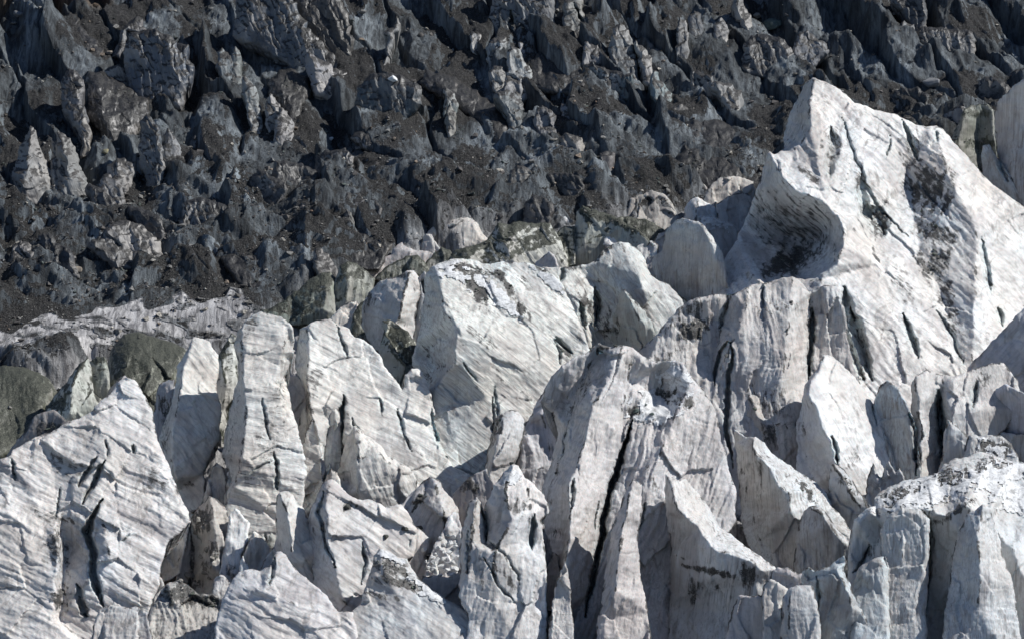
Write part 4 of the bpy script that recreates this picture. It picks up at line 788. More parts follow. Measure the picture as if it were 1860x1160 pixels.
S('triangular ice fin behind the small white one, with a black gap at its left',
  [(430,1070),(436,1030,10),(444,1000),(454,978),(462,965,-4),(474,970),(484,984),(496,1006),(500,1040),(480,1080)], 1085, off=-40, a=.3, b=.5, tint=WARM, edge=.5, auto=0)
S('fluted fan of ice with fine stripes at the bottom edge, left of the leaning slab',
  [(396,1140),(404,1090),(416,1062),(434,1040),(458,1032),(474,1036),(492,1024),(500,1002),(508,1000),(522,1016),(545,1040),(570,1062),(596,1080),(612,1110),(640,1112),(650,1240),(396,1240)], 1200, off=-130, a=.12, b=.7, th=62, tint=(.70,.69,.69), flute=1.5, amp=.8, edge=.3, auto=4,
  feats=[[(498,1010,-8),(490,1040,-12),(486,1080,-8)],[(440,1045,0),(480,1070,-14),(540,1100,-10)]], cr=[(3,14,[(500,1010),(494,1040),(490,1062)])])
S('rubble covered dark mound at the bottom edge, left of the fluted fan',
  [(262,1140),(272,1100),(290,1070),(308,1056),(324,1052),(345,1066),(362,1078),(384,1074),(402,1086),(410,1110),(400,1240),(255,1240)], 1190, off=-70, a=.1, b=.9, mat=M_ICE, tint=(.48,.46,.43), amp=3.0, flute=2, edge=.6, dbase=.2, auto=3, dirt=[(330,1075,60,26,.8),(380,1090,30,16,.7)])
S('small pale pyramid of ice at the foot of the left slab, beside the rubble mound',
  [(240,1110),(246,1070),(250,1040,4),(258,1028,-4),(268,1028),(284,1040),(296,1052),(300,1070),(290,1120),(250,1130)], 1120, off=-60, a=-.2, b=.4, tint=(.55,.55,.54), edge=.5, auto=0)
S('crumbling brownish ice hollow with jammed stones, in the gap right of the left slab',
  [(325,1080),(328,1010),(334,960),(350,935),(365,915),(380,900),(398,905),(412,925),(415,960),(412,1000),(405,1060),(400,1100),(340,1100)], 1085, off=-10, a=-.1, b=.5, tint=(.50,.47,.43), amp=2.2, flute=1.5, edge=.8, auto=4, dirt=[(365,940,24,26,.85,-30),(385,1010,22,30,.6),(350,1060,24,16,.6)],
  feats=[[(345,950,0),(352,1000,24),(350,1050,30)],[(380,905,-10),(392,960,-18),(380,1020,-10)]])
S('grey banded block with a black left edge, at the right foot of the left slab',
  [(280,1040,20),(284,980,14),(292,940,4),(300,914,-4),(316,920),(334,928),(346,944),(344,968),(330,1010),(322,1040),(300,1060),(280,1060)], 1060, off=-50, a=.15, b=.35, tint=(.62,.60,.57), edge=.8, th=10, auto=1, dirt=[(300,930,6,40,.7)])
S('massive foreground ice slab at the left edge with a curved black crevice',
  [(-60,1260),(-60,860),(-10,840),(18,824,-4),(24,814),(40,806),(60,796),(78,790),(104,778),(136,760),(170,744),(184,728),(206,706),(220,690),(232,684,-8),(248,692),(258,706),(266,724),(275,742),(279,768),(286,796),(300,832),(312,866),(326,896),(340,925),(346,945),(330,960),(300,985),(285,1030),(282,1060),(262,1100),(250,1260)],
  1190, off=-20, a=0.20, b=0.62, th=62, tint=(.72,.70,.68), amp=1.1, flute=1.4, edge=.4, auto=14, back=200, rw=8,
  feats=[[(80,940,0),(100,960,-6),(108,1000,-10),(100,1060,-8),(95,1130,0)],[(112,930,0),(118,990,36),(112,1060,32),(108,1130,20)],[(172,760,-8),(185,780,-14),(190,840,-12)],[(180,905,-8),(190,960,-14),(200,1020,-16)]],
  cr=[(9,50,[(184,905),(168,940),(160,968),(172,998),(168,1040),(180,1075),(196,1110)],.6),(6,28,[(190,835),(172,870),(150,912)]),(5,20,[(175,830),(160,850),(143,885)]),(4,16,[(22,830),(24,860),(28,870)]),(9,24,[(140,1060),(150,1100),(158,1120)]),(4,18,[(240,805),(241,822)]),(3,12,[(190,800),(196,830)])],
  dirt=[(100,1000,26,60,.5,-10),(130,850,60,24,.4,25),(200,880,70,12,.35,30),(285,890,26,40,.35),(105,1090,20,30,.8),(100,940,50,10,.45,10)])  # blobs down the left fold paint its recess shading into the colour
S('small bright ice flake tucked inside the curved black crevice at lower left',
  [(180,1090),(184,1060),(190,1042,-4),(204,1036),(212,1042),(214,1060),(222,1085),(228,1110),(196,1112)], 1110, off=-95, a=.2, b=.4, tint=WARM, mat=M_CLEAN, auto=0, edge=.3, step=1.5)

# --- left centre row
S('tall pale ice blade with a ragged top and a diagonal shadow, left of black gap',
  [(290,830,50),(290,790,45),(298,768,35),(308,740,28),(318,700,20),(322,665,12),(334,645,5),(345,622,0),(352,611),(366,613),(380,620),(384,632),(396,644),(398,660),(396,700),(404,750),(396,800),(380,830),(372,860),(372,900),(360,950),(340,950),(320,890,20),(300,850,40)],
  930, spread=0, off=0, a=.25, b=.45, th=40, tint=(.76,.755,.72), mat=M_CLEAN, amp=.7, edge=.35, auto=2,
  feats=[[(348,618,-4),(336,660,-12),(328,700,-20),(318,750,-26),(312,790,-28),(308,830,-20),(320,870,-10)]],
  dirt=[(300,790,12,40,.35)])
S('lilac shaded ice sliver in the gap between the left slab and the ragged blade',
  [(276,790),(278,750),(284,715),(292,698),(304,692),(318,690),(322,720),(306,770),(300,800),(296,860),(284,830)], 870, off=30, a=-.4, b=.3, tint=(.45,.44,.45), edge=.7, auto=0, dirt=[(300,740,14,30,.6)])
S('mustard rimmed greenish ice slab leaning against the tall column beside the black gap',
  [(392,700),(392,670),(398,644),(412,618,0),(420,606,-4),(428,612),(430,640),(432,668),(432,700),(426,726),(412,745),(404,800),(398,800),(398,740)], 820, off=-20, a=.3, b=.35, mat=M_GREEN, tint=(.66,.66,.60), edge=.7, auto=0, step=1.5, feats=[[(400,650,-4),(410,690,-8),(408,730,-4)]])
S('tall banded ice column with a flat brown tinged top, left of the narrow shaded notch',
  [(404,830,60),(408,790,55),(418,740,40),(430,700,30),(434,650,22),(424,625,20),(432,600,8),(444,584,0),(456,574),(470,568),(490,570),(508,575),(528,588),(534,596),(534,640,20),(524,660,44),(516,685,50),(526,720,20),(536,760,10),(548,800),(556,850),(552,900),(540,960),(520,1060),(420,1060),(400,1000),(412,900),(420,870,20)],
  1010, spread=0, off=10, a=.12, b=.45, th=78, tint=(.74,.725,.68), amp=.9, flute=.9, edge=.4, auto=7, back=110,
  feats=[[(436,596,-5),(440,640,-12),(438,690,-18),(446,730,-22),(446,780,-26),(440,830,-24),(424,880,-10)],[(520,596,0),(514,640,-10),(506,680,-10),(510,730,-6),(518,800,-4)]],
  cr=[(3,12,[(475,720),(482,760),(492,800)]),(5,20,[(498,820),(504,860),(500,890)]),(3,10,[(455,860),(470,848),(492,836)])],
  dirt=[(455,590,14,30,.55,20),(500,720,26,40,.3),(490,800,34,60,.25),(450,860,30,30,.25)])
S('small shaded ledge of blue grey ice with a ragged foot, below the narrow notch',
  [(514,700),(516,684,0),(528,680),(545,684),(556,700),(568,720),(572,760),(570,800),(560,840),(548,880),(534,850),(526,780)], 880, off=-30, a=-.1, b=.5, tint=(.60,.59,.60), edge=.7, auto=2, dirt=[(545,800,16,40,.5)])
S('wide white cliff of ice with thin vertical cracks, centre left, its skyline stepping down rightwards',
  [(536,660,50),(538,620,30),(544,598,10),(560,588,-4),(582,583),(600,578),(612,588),(632,596),(644,612),(662,618),(676,628),(690,644),(700,668),(716,684),(728,706),(735,700),(736,680),(748,668,-4),(764,668),(774,686),(780,712),(788,740),(788,780),(800,820),(815,850),(840,862),(850,900),(760,960),(560,960),(548,880,20),(560,800,40),(556,730,50)],
  910, off=-5, a=.22, b=.55, th=62, tint=(.75,.745,.71), amp=.9, flute=.8, edge=.4, auto=10, back=110,
  feats=[[(556,598,-4),(560,650,-14),(556,700,-20),(562,740,-24),(580,800,-20),(590,880,-10)],[(600,760,0),(606,820,22),(618,870,30)],[(628,720,-4),(640,800,-16),(650,860,-14)]],
  cr=[(7,44,[(624,716),(620,760),(616,810),(622,860)],.5),(6,34,[(600,776),(594,830),(588,880)],.6),(5,30,[(570,780),(568,830),(560,880)]),(4,16,[(640,760),(652,800),(676,830)]),(3,12,[(688,720),(692,752)]),(3,12,[(720,740),(735,790),(750,820)]),(4,20,[(730,706),(728,690)]),(5,16,[(782,740),(790,790),(812,830)]),(3,12,[(612,590),(632,650)])],
  dirt=[(575,690,20,26,.4),(562,740,10,50,.5),(610,800,20,40,.3),(760,820,50,10,.3,40)])
S('low angular cream ice block at the foot of the wide white cliff',
  [(616,860,20),(622,820,12),(632,790),(646,772,-4),(664,790),(684,800),(700,822),(720,836),(738,850),(752,868),(742,900),(700,930),(640,920),(620,890)], 920, off=-50, a=.2, b=.5, th=20, tint=(.68,.665,.63), amp=1.5, edge=.4, auto=3, feats=[[(648,776,-6),(654,800,-14),(648,850,-16),(652,890,-8)],[(654,830,-10),(690,826,-20),(712,846,-16)]])

# --- the middle: big diagonal serac
S('dark faced ice fin, purple left side and sunlit right edge, left of deep gap',
  [(658,560,30),(668,530,20),(690,510,12),(706,505,6),(722,500,0),(738,490,-6),(752,490),(762,505),(764,530),(758,560),(752,590),(750,640),(756,690),(740,720),(700,700),(690,650,30),(668,620,40),(654,590,40)], 700, spread=0, off=-10, a=-.1, b=.45, th=-8, tint=(.66,.655,.64), edge=.7, auto=1,
  feats=[[(740,494,-10),(738,520,-24),(732,550,-34),(724,575,-36),(716,590,-34)],[(716,590,-30),(730,620,-30),(745,660,-20)]], dirt=[(672,545,14,20,.6),(720,500,30,6,.6,-10)])
S('narrow upright ice sliver standing in the deep gap before the big diagonal slab',
  [(756,560),(758,530),(762,502,0),(770,494,-4),(777,500),(780,530),(784,600),(790,680),(770,700),(752,640)], 700, off=10, a=-.3, b=.3, tint=GREY, edge=.5, auto=0, cr=[(4,20,[(770,505),(773,535)])])
S('big diagonal white slab across the middle, dark specks on its crown, shaded left face',
  [(750,660,70),(758,620,60),(766,570,45),(770,530,30),(774,500,15),(788,484,0),(806,476),(832,472),(862,474),(890,480),(915,476),(940,480),(962,478),(984,486),(1006,500),(1024,520),(1040,552),(1056,590),(1066,620),(1080,660),(1010,700),(1000,760),(930,860),(900,960),(830,960),(810,900),(800,850),(784,790,10),(784,745,15),(780,712,30),(768,700,70)],
  880, snow=[(850,505,70,22,25),(905,540,60,14,42),(1000,510,40,12,40)], off=10, a=.30, b=.62, th=50, tint=(.73,.74,.70), mat=M_STREAK, amp=.7, flute=.8, edge=.35, auto=7, back=140,
  feats=[[(792,488,-5),(800,515,-24),(804,545,-34),(812,572,-42),(826,588,-50),(836,602,-54),(828,628,-48),(826,660,-40),(806,680,-20),(790,705,0)],[(840,660,-36),(866,700,-20),(884,720,-14)],[(772,640,70),(790,670,50)]],
  cr=[(3,12,[(1008,610),(1014,640),(1016,660)]),(2.5,10,[(900,700),(902,760)]),(5,18,[(1010,612),(1026,630),(1040,640)]),(2.5,9,[(840,655),(850,670),(868,690)]),(3,12,[(895,720),(896,790)])],
  dirt=[(868,528,14,44,.95,-32),(845,490,40,9,.8,5),(900,500,60,9,.6,8),(925,525,9,40,.9,-30),(948,560,26,12,.9,45),(990,490,26,8,.6,15),(880,620,90,14,.3,40),(920,690,90,10,.35,38),(1026,636,24,8,.7,45)])
S('greenish dirty shards of ice leaning in the gap left of the deep shaded cleft',
  [(690,650),(692,620),(700,600),(694,582,-4),(704,580),(722,588),(742,600),(756,622),(764,650),(776,680),(780,710),(770,730),(740,730),(724,700),(700,690)], 730, off=-35, a=-.2, b=.4, mat=M_GREEN, tint=(.50,.52,.44), amp=1.8, edge=.6, auto=2, dbase=.12, dirt=[(745,640,20,26,.7),(730,600,30,8,.5,30)],
  feats=[[(700,600,-5),(715,640,-14),(738,670,-10)],[(722,592,6),(740,620,-10),(762,668,-10)]])

# --- right of the diagonal slab
S('sloping ice shoulder with dark speckled crest and a hollow notch, right of the diagonal slab',
  [(984,486,0),(1010,486),(1040,484),(1066,480),(1082,470),(1092,456,-6),(1106,446),(1124,440,-6),(1140,440),(1156,452),(1168,468),(1176,490),(1190,504),(1215,516),(1236,540),(1240,556),(1226,575),(1204,600),(1180,616),(1160,640),(1100,660),(1060,660),(1052,620),(1040,580),(1020,530)],
  690, off=40, a=.22, b=.65, th=34, tint=(.67,.685,.65), mat=M_STREAK, amp=1.0, edge=.4, auto=6, back=110,
  feats=[[(1085,474,-6),(1090,520,10),(1082,560,30),(1090,620,36)],[(1130,444,-10),(1160,500,-18),(1170,530,-16)],[(1024,520,-5),(1050,560,-14),(1070,610,-10)]],
  cr=[(6,34,[(1050,548),(1060,580),(1066,600)]),(6,36,[(1082,520),(1084,560),(1080,600)]),(5,18,[(1024,488),(1020,510)]),(3,12,[(1160,560),(1162,590)])],
  dirt=[(1080,465,60,9,.85,-32),(1040,486,30,7,.7),(1070,560,16,46,.6,-20),(1102,590,14,30,.6)])
S('dark grey green triangular fin with a sharp point, in front of the speckled shoulder',
  [(1108,640,30),(1110,590,25),(1118,562,18),(1126,532,5),(1134,524,-4),(1146,536),(1158,550),(1170,562),(1178,580),(1184,605),(1186,622),(1164,640),(1140,660)], 660, off=5, a=-.55, b=.15, th=12, mat=M_STREAK, tint=(.52,.55,.52), edge=.6, auto=1,
  feats=[[(1136,528,-8),(1152,560,-14),(1166,590,-12)]], dirt=[(1120,600,10,30,.5)])
S('curved green grey ice flake before a dark hollow, right end of the speckled shoulder',
  [(1168,520),(1172,498,0),(1182,500),(1200,512),(1220,524),(1236,540),(1244,552),(1236,566),(1220,560),(1206,555),(1190,550),(1176,545)], 580, off=-25, a=.2, b=.5, mat=M_GREEN, tint=(.48,.5,.45), edge=.7, auto=0, step=1.5)
S('smooth upright grey fin with a snowy rim, standing left of the dark hollow',
  [(1186,480,14),(1190,462,10),(1204,452,8),(1205,436,6),(1212,416,2),(1226,402,0),(1240,396,-6),(1254,398),(1268,404),(1282,416),(1296,432),(1306,452),(1316,480),(1312,520),(1296,560),(1240,560),(1226,545),(1222,525),(1200,508)], 570, snow=[(1245,400,30,7,0)], off=20, a=-.65, b=.12, th=0, mat=M_STREAK, tint=(.63,.64,.62), amp=.5, edge=.3, auto=1, feats=[[(1276,412,-10),(1292,440,-14),(1300,470,-10)]])
S('white topped block behind the smooth grey fin, touching the big dark hollow',
  [(1262,410),(1268,394,0),(1284,390),(1300,394),(1316,402),(1334,408),(1344,420),(1336,450),(1322,480),(1304,480),(1284,430)], 500, snow=[(1305,405,34,12,10)], off=80, a=.4, b=.6, tint=SNOW, mat=M_CLEAN, edge=.3, auto=1, dirt=[(1300,405,14,6,.5)])
S('small bright ice tooth with a shaded left side, highest of the far white row',
  [(1244,396,10),(1246,376,6),(1254,364,0),(1268,359,-5),(1284,364),(1298,374),(1306,388),(1300,410),(1260,420)], 420, off=60, a=.2, b=.5, tint=SNOW, mat=M_CLEAN, edge=.3, auto=0, step=1.4, feats=[[(1268,362,-5),(1266,380,-8),(1262,400,-4)]])

# --- far white row along the moraine edge
S('dirty cream ice hump at the moraine edge left of the massif, with rounded folds',
  [(1280,370),(1284,350),(1294,332),(1310,322,-4),(1334,318),(1352,322),(1368,330),(1372,350),(1362,390),(1330,410),(1290,400)], 400, off=40, a=.3, b=.7, tint=(.56,.53,.49), amp=1.5, edge=.4, rw=6, fc=.5, ft=2.2, auto=1, cr=[(2.5,10,[(1343,332),(1350,360)])], dirt=[(1300,345,14,20,.4)])
S('low brown grey ice hummock with ribbed sides on the moraine edge',
  [(1140,380),(1146,362),(1165,350),(1185,345,-4),(1206,352),(1218,366),(1228,388),(1226,420),(1180,430),(1140,410)], 410, off=40, a=.2, b=.8, tint=(.42,.40,.37), amp=1.5, edge=.3, rw=6, fc=.5, ft=2.2, auto=1, dbase=.12)
S('pale rounded ice lump with a pink tint, between two brown hummocks at the moraine edge',
  [(1096,388),(1104,376),(1118,370,-4),(1132,374),(1142,384),(1150,400),(1140,415),(1100,412)], 405, off=40, a=.2, b=.7, tint=(.58,.55,.53), mat=M_CLEAN, auto=0, edge=.2, rw=6, fc=.4, ft=2, step=1.5)
S('brown grey folded ice bank beside the bright tooth, at the moraine edge',
  [(1218,372),(1232,352),(1250,340),(1270,332,-4),(1290,338),(1296,356),(1280,372),(1262,380),(1240,400),(1222,400)], 395, off=70, a=.2, b=.8, tint=(.40,.38,.35), amp=1.6, edge=.3, auto=1, dbase=.15)
S('dark green rubble capped ice block with a shaded fluted face, behind the white ridge',
  [(1040,460),(1044,420,8),(1046,385,2),(1056,374,-4),(1080,380),(1100,388),(1120,396),(1140,408),(1165,420),(1175,440),(1150,470),(1090,480),(1050,490)], 490, off=50, a=-.35, b=.45, mat=M_GREEN, tint=(.45,.46,.40), edge=.5, auto=1, dirt=[(1070,385,40,10,.95,15),(1130,405,50,14,.9,20)], feats=[[(1076,384,-6),(1066,410,-12),(1060,450,-8)]])
S('flat olive rubble shelf on ice sloping right, above the bright snow ledge',
  [(1100,412),(1110,396),(1140,392),(1170,398),(1192,410),(1212,424),(1214,448),(1196,462),(1160,450),(1120,440)], 450, off=50, a=.3, b=1.0, mat=M_GREEN, tint=(.30,.31,.26), dbase=.45, edge=.4, auto=0, dirt=[(1150,420,50,14,.7,20)])
S('bright snow ledge curving down behind the speckled shoulder',
  [(1098,446),(1100,430),(1112,418,-4),(1124,424),(1136,434),(1154,446),(1172,456),(1186,462),(1182,475),(1160,472),(1130,455)], 480, off=20, a=.3, b=.9, tint=SNOW, mat=M_CLEAN, edge=.1, auto=0, step=1.5)
S('greenish white ice bench topped with dark rubble, in the far row left of the gap',
  [(824,472),(828,456,4),(844,448),(862,446),(884,436),(894,420),(906,406,-5),(930,408),(945,404),(962,408),(984,404),(1000,406),(1012,424),(1020,440),(1024,470),(1016,500),(960,510),(880,500),(830,490)], 500, off=30, a=.2, b=.65, th=38, mat=M_GREEN, tint=(.66,.67,.61), edge=.4, auto=3, back=90,
  feats=[[(906,410,-6),(918,440,-14),(925,470,-10)],[(848,450,-4),(852,475,-10)]], dirt=[(912,432,30,20,.95,-30),(885,446,30,8,.85,-10),(946,445,10,34,.5,-35),(838,462,9,16,.6)])
S('small lilac shaded ice tooth in front of the greenish bench',
  [(970,490),(974,476,4),(984,466),(996,456,-4),(1004,462),(1012,476),(1016,492),(1000,500),(975,500)], 498, off=0, a=-.3, b=.4, tint=(.6,.59,.6), edge=.4, auto=0, step=1.4)
S('cream pleated ice hump in the far row with grey folds on top',
  [(770,440),(780,420,4),(796,406),(816,398,-4),(840,394),(856,396),(868,412),(878,424),(888,436),(870,450),(840,458),(800,470),(775,465)], 465, off=40, a=.1, b=.7, tint=(.58,.545,.50), amp=1.6, edge=.3, auto=2, rw=10, dirt=[(830,402,30,6,.6),(810,420,8,14,.4)])
S('dark shaded ice ridge with a thin snowy rim, on the skyline of the far row',
  [(862,410),(866,394),(880,388,-3),(896,394),(910,404),(918,415),(900,432),(880,430)], 430, off=60, a=-.2, b=.5, mat=M_DARK, tint=(.22,.21,.21), edge=.2, auto=0, step=1.5)
S('small flat topped cream ice stump, left of two in the far row',
  [(730,452),(732,434,3),(736,424,0),(746,420,-3),(758,422),(762,434),(768,450),(760,470),(732,466)], 466, off=30, a=.1, b=.5, tint=(.60,.56,.52), mat=M_CLEAN, auto=0, edge=.3, step=1.4)
S('small grey pleated ice stump, right of two side by side in the far row',
  [(764,450),(766,434,3),(772,426,-2),(784,426),(792,440),(800,456),(790,468),(766,464)], 466, off=25, a=-.2, b=.5, tint=(.52,.52,.51), mat=M_CLEAN, auto=0, edge=.3, step=1.4)
S('smooth pinkish ice ramp curving up to the right at the edge of the dark moraine',
  [(672,502),(678,482),(690,468),(708,460),(718,448,-3),(730,440),(742,452),(780,456),(800,468),(780,486),(730,496),(690,510)], 500, off=35, a=.1, b=.9, tint=(.58,.54,.52), auto=1, edge=.2, rw=10)
S('dark rubble cone of dirty ice, round topped, behind the crown of the diagonal slab',
  [(770,500),(776,474),(788,458),(804,450,-3),(818,454),(824,470),(830,490),(800,500)], 498, off=15, a=.2, b=.8, mat=M_GREEN, tint=(.22,.22,.19), dbase=.45, edge=.5, auto=0, step=1.6)
S('olive rubble slope with a pale green ice patch, behind the dark faced fin',
  [(690,505),(700,488),(716,476),(738,464,-3),(756,462),(770,474),(778,496),(760,506),(720,512)], 510, off=15, a=.1, b=.8, mat=M_GREEN, tint=(.26,.27,.22), dbase=.4, edge=.5, auto=0, step=1.6)
S('green stained ice slab with a lit edge, far row, left of dark faced fin',
  [(606,560),(608,510,3),(614,486,0),(628,474,-4),(646,478),(664,492),(682,508),(676,530),(650,560),(620,580)], 570, off=40, a=.1, b=.5, mat=M_GREEN, tint=(.42,.43,.37), dbase=.12, auto=1, edge=.5, feats=[[(628,478,-4),(630,510,-10),(626,545,-8)]])
S('dark green ice dome with a streaked lower face, behind the flat topped column',
  [(486,566),(500,556),(518,544),(546,524),(566,506),(586,494,-4),(598,494),(608,506),(610,540),(606,575),(580,590),(540,590),(505,580)], 585, off=40, a=.15, b=.8, mat=M_GREEN, tint=(.24,.27,.22), dbase=.25, auto=1, edge=.5, dirt=[(540,565,50,14,.6)], feats=[[(590,498,-4),(592,530,-14),(586,560,-10)]])
S('small white ice wedge with a sharp peak, just right of the dark green dome',
  [(596,585),(604,572),(618,560),(634,550,-4),(648,548),(658,560),(664,590),(650,612),(620,606)], 610, off=10, a=.2, b=.6, tint=WARM, mat=M_CLEAN, auto=0, edge=.5, step=1.5)
S('dark rubble strewn ice bank right of the small white wedge',
  [(636,600),(642,570),(654,548),(668,540),(682,556),(690,590),(700,625),(690,645),(660,640)], 640, off=15, a=.1, b=.6, mat=M_GREEN, tint=(.28,.30,.25), dbase=.4, auto=0, edge=.5)
S('broad olive rubble mound sloping right, behind the ragged pale blade',
  [(196,690),(198,650),(206,630),(226,608,-3),(252,604),(284,612),(312,622),(336,632),(346,648),(336,668),(318,700),(290,740),(280,790),(220,760)], 750, off=10, a=.1, b=1.3, mat=M_GREEN, tint=(.27,.28,.22), dbase=.5, amp=1.8, auto=2, rw=34, rr=70, fc=.6, flute=1.2, edge=.5, back=110, feats=[[(230,600,-4),(232,640,-14),(222,690,-10)],[(228,640,-10),(270,670,-16),(310,690,-6)]])
S('green ice fin with lit striped right face, second from the left edge',
  [(60,800),(78,760,20),(98,720,14),(122,690,8),(146,658,0),(158,648,-6),(164,660),(166,690),(172,724),(180,745),(150,760),(100,810)], 790, off=10, a=.1, b=.5, th=12, mat=M_GREEN, tint=(.58,.60,.53), auto=1, edge=.6, feats=[[(150,656,-8),(130,700,-16),(126,750,-12)]], dirt=[(104,730,30,26,.65,-50)])
S('narrow green ice pillar with a rubble cap, between the striped fin and the olive mound',
  [(164,730),(164,690),(164,656,0),(176,646),(190,648,-3),(196,660),(200,690),(196,730),(184,752),(172,745)], 750, off=0, a=-.1, b=.3, mat=M_GREEN, tint=(.45,.47,.40), auto=0, edge=.6, dirt=[(182,655,20,10,.8)], step=1.5)
S('grey peaked ice slope rising behind the crest of the left slab',
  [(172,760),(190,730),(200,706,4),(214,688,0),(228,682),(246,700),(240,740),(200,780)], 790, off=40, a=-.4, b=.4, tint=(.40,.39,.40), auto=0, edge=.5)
S('dark greenish rubble hump at the left edge above the massive slab',
  [(-60,830),(-60,680),(10,664),(40,664),(70,676),(92,692),(104,712),(86,750),(66,800),(20,840)], 800, off=20, a=.1, b=1.5, mat=M_GREEN, tint=(.16,.17,.14), dbase=.5, auto=1, rw=34, rr=70, fc=.6, flute=1.2, edge=.4, amp=1.6)
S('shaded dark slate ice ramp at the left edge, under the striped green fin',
  [(14,850),(30,810),(46,780),(70,750),(96,740),(120,760),(150,770),(100,800),(50,830)], 850, off=30, a=-.3, b=.5, tint=(.26,.25,.25), auto=1, edge=.7, dbase=.2, dirt=[(90,775,30,16,.8)])

# --- small blades and broken pieces in the lower left
S('small jagged ice blade between the fluted fan and the leaning slab, with a cracked tip', [(468,1060),(476,1020,6),(488,1004,2),(498,992,-3),(506,1004),(516,1018),(526,1040),(534,1070),(500,1090)], 1090, off=-75, a=.3, b=.5, tint=WARM, edge=.5, auto=1, step=1.5)
S('tiny green tinged ice tooth in the dirty gap left of the leaning slab', [(484,990),(488,972,-3),(494,966),(502,978),(508,996),(498,1010)], 1010, off=-30, a=.1, b=.5, tint=(.45,.50,.46), auto=0, step=1.3)
S('small stained ice blade leaning on the right foot of the left slab', [(200,1010),(206,980,6),(214,962,-3),(224,968),(236,985),(246,1012),(250,1050),(220,1060),(204,1040)], 1075, off=-80, a=.3, b=.5, tint=PINK, edge=.7, auto=1, step=1.5)
S('cream ice pinnacle rising from the brownish hollow, foot of the banded column', [(372,900),(378,870,6),(386,846,-3),(396,838),(408,850),(414,880),(418,930),(390,940),(374,925)], 950, off=-25, a=.2, b=.4, tint=(.62,.59,.54), edge=.6, auto=1, step=1.5)
S('narrow cream ice rib beside the cream pinnacle, with a black line down its left', [(410,880),(416,850,5),(426,830,-3),(438,838),(446,870),(446,920),(424,940),(408,920)], 960, off=-20, a=.2, b=.4, tint=(.64,.62,.58), edge=.7, auto=1, step=1.5)
S('low grey ice hummock with a rubbly rim at the bottom edge, far left', [(170,1130),(180,1106,3),(200,1098,-3),(226,1102),(248,1100),(268,1112),(280,1240),(165,1240)], 1200, off=-130, a=.1, b=.6, tint=(.58,.56,.54), amp=1.8, edge=.6, auto=1)
S('small tilted ice plate at the right side of the bottom rubble mound', [(384,1080),(388,1052,4),(398,1040,-3),(410,1046),(418,1064),(420,1100),(396,1110)], 1110, off=-85, a=.3, b=.4, tint=PINK, edge=.5, auto=0, step=1.4)
S('broken ice tooth below the wide white cliff, left of the angular cream block', [(586,900),(590,872,5),(600,850,-3),(612,858),(620,880),(630,910),(610,930),(590,925)], 935, off=-40, a=.2, b=.4, tint=WARM, edge=.6, auto=0, step=1.4)
S('tilted ice plate with grey stripes, in front of the wide white cliff near its middle', [(544,860),(548,820,6),(556,780,3),(566,756,-3),(576,772),(584,810),(590,850),(580,890),(556,900)], 915, off=-28, a=.3, b=.35, th=62, tint=(.66,.645,.61), edge=.6, auto=1, step=1.6)
S('slim column of ice standing in the crevasse of the wide white cliff', [(588,830),(592,780,5),(600,742,-3),(610,738),(618,756),(622,800),(618,850),(604,880),(590,866)], 895, off=-20, a=.1, b=.3, tint=(.70,.69,.65), edge=.6, auto=1, step=1.6)
S('small dirty ice cone right of the tall pointed serac, deep in shadow', [(992,1060),(996,1020,4),(1004,1000,-2),(1012,1010),(1020,1050),(1016,1120),(996,1110)], 1120, off=-40, a=-.1, b=.4, tint=(.50,.46,.44), amp=1.6, auto=0, step=1.5)

S('broad shaded ice column, bulging front, left part of the lower right ice mass', [(1606,1130),(1600,1030,12),(1600,965,6),(1610,935,2),(1638,920,-4),(1672,924),(1688,942,4),(1688,1000,10),(1684,1060,12),(1676,1240),(1606,1240)], 1200, off=-105, a=-.05, b=.3, mat=M_STREAK, tint=(.62,.63,.625), rw=14, rr=16, edge=.3, auto=0, spread=6)
S('low rounded blue grey ice bulge at the left foot of the lower right mass', [(1548,1130),(1548,1060,8),(1560,1030,2),(1582,1014,-3),(1604,1006),(1616,1030,4),(1614,1080,6),(1612,1240),(1550,1240)], 1210, off=-118, a=-.1, b=.5, mat=M_CLEAN, tint=BLUE, rw=14, rr=14, edge=.3, auto=0)
S('wedge shaped ice buttress with a lit right side, near the lower right corner', [(1722,1130),(1728,1030,16),(1738,970,10),(1756,935,4),(1786,914,-4),(1800,924),(1808,960,4),(1824,1010,6),(1840,1070,8),(1850,1240),(1722,1240)], 1200, off=-110, a=.05, b=.35, mat=M_STREAK, tint=(.64,.645,.64), rw=8, rr=8, edge=.5, auto=0, feats=[[(1788,918,-10),(1776,970,-22),(1780,1040,-20),(1776,1110,-10)]])
S('brownish folded ice rib right of the long black crack, lower centre', [(1092,1130),(1100,1040,14),(1112,960,8),(1130,905,2),(1150,868,-4),(1166,880),(1168,920,3),(1158,980,8),(1160,1040,10),(1172,1110,10),(1180,1240),(1090,1240)], 1200, off=-50, a=.1, b=.45, th=-14, tint=(.60,.56,.54), flute=2, edge=.7, auto=1, rw=8, feats=[[(1150,875,-6),(1136,930,-14),(1126,1000,-18),(1120,1070,-12)]])
S('slender pinkish ice rib beside the sloping fin, with a brown stained top', [(1176,1000),(1180,930,8),(1190,880,2),(1204,850,-3),(1216,870),(1222,920,4),(1226,980,6),(1220,1050,8),(1190,1060)], 1090, off=-30, a=.15, b=.4, th=-10, tint=(.64,.60,.58), flute=2, edge=.6, auto=0, dirt=[(1204,860,8,14,.6)])
S('dirty ice flake standing on the left flank of the big rounded lilac ridge', [(1000,800),(1008,750,8),(1022,715,3),(1040,695,-3),(1050,715),(1046,760,5),(1030,810,8),(1008,850)], 880, off=-10, a=-.1, b=.45, th=-30, tint=(.52,.50,.50), flute=2, edge=.6, auto=0)

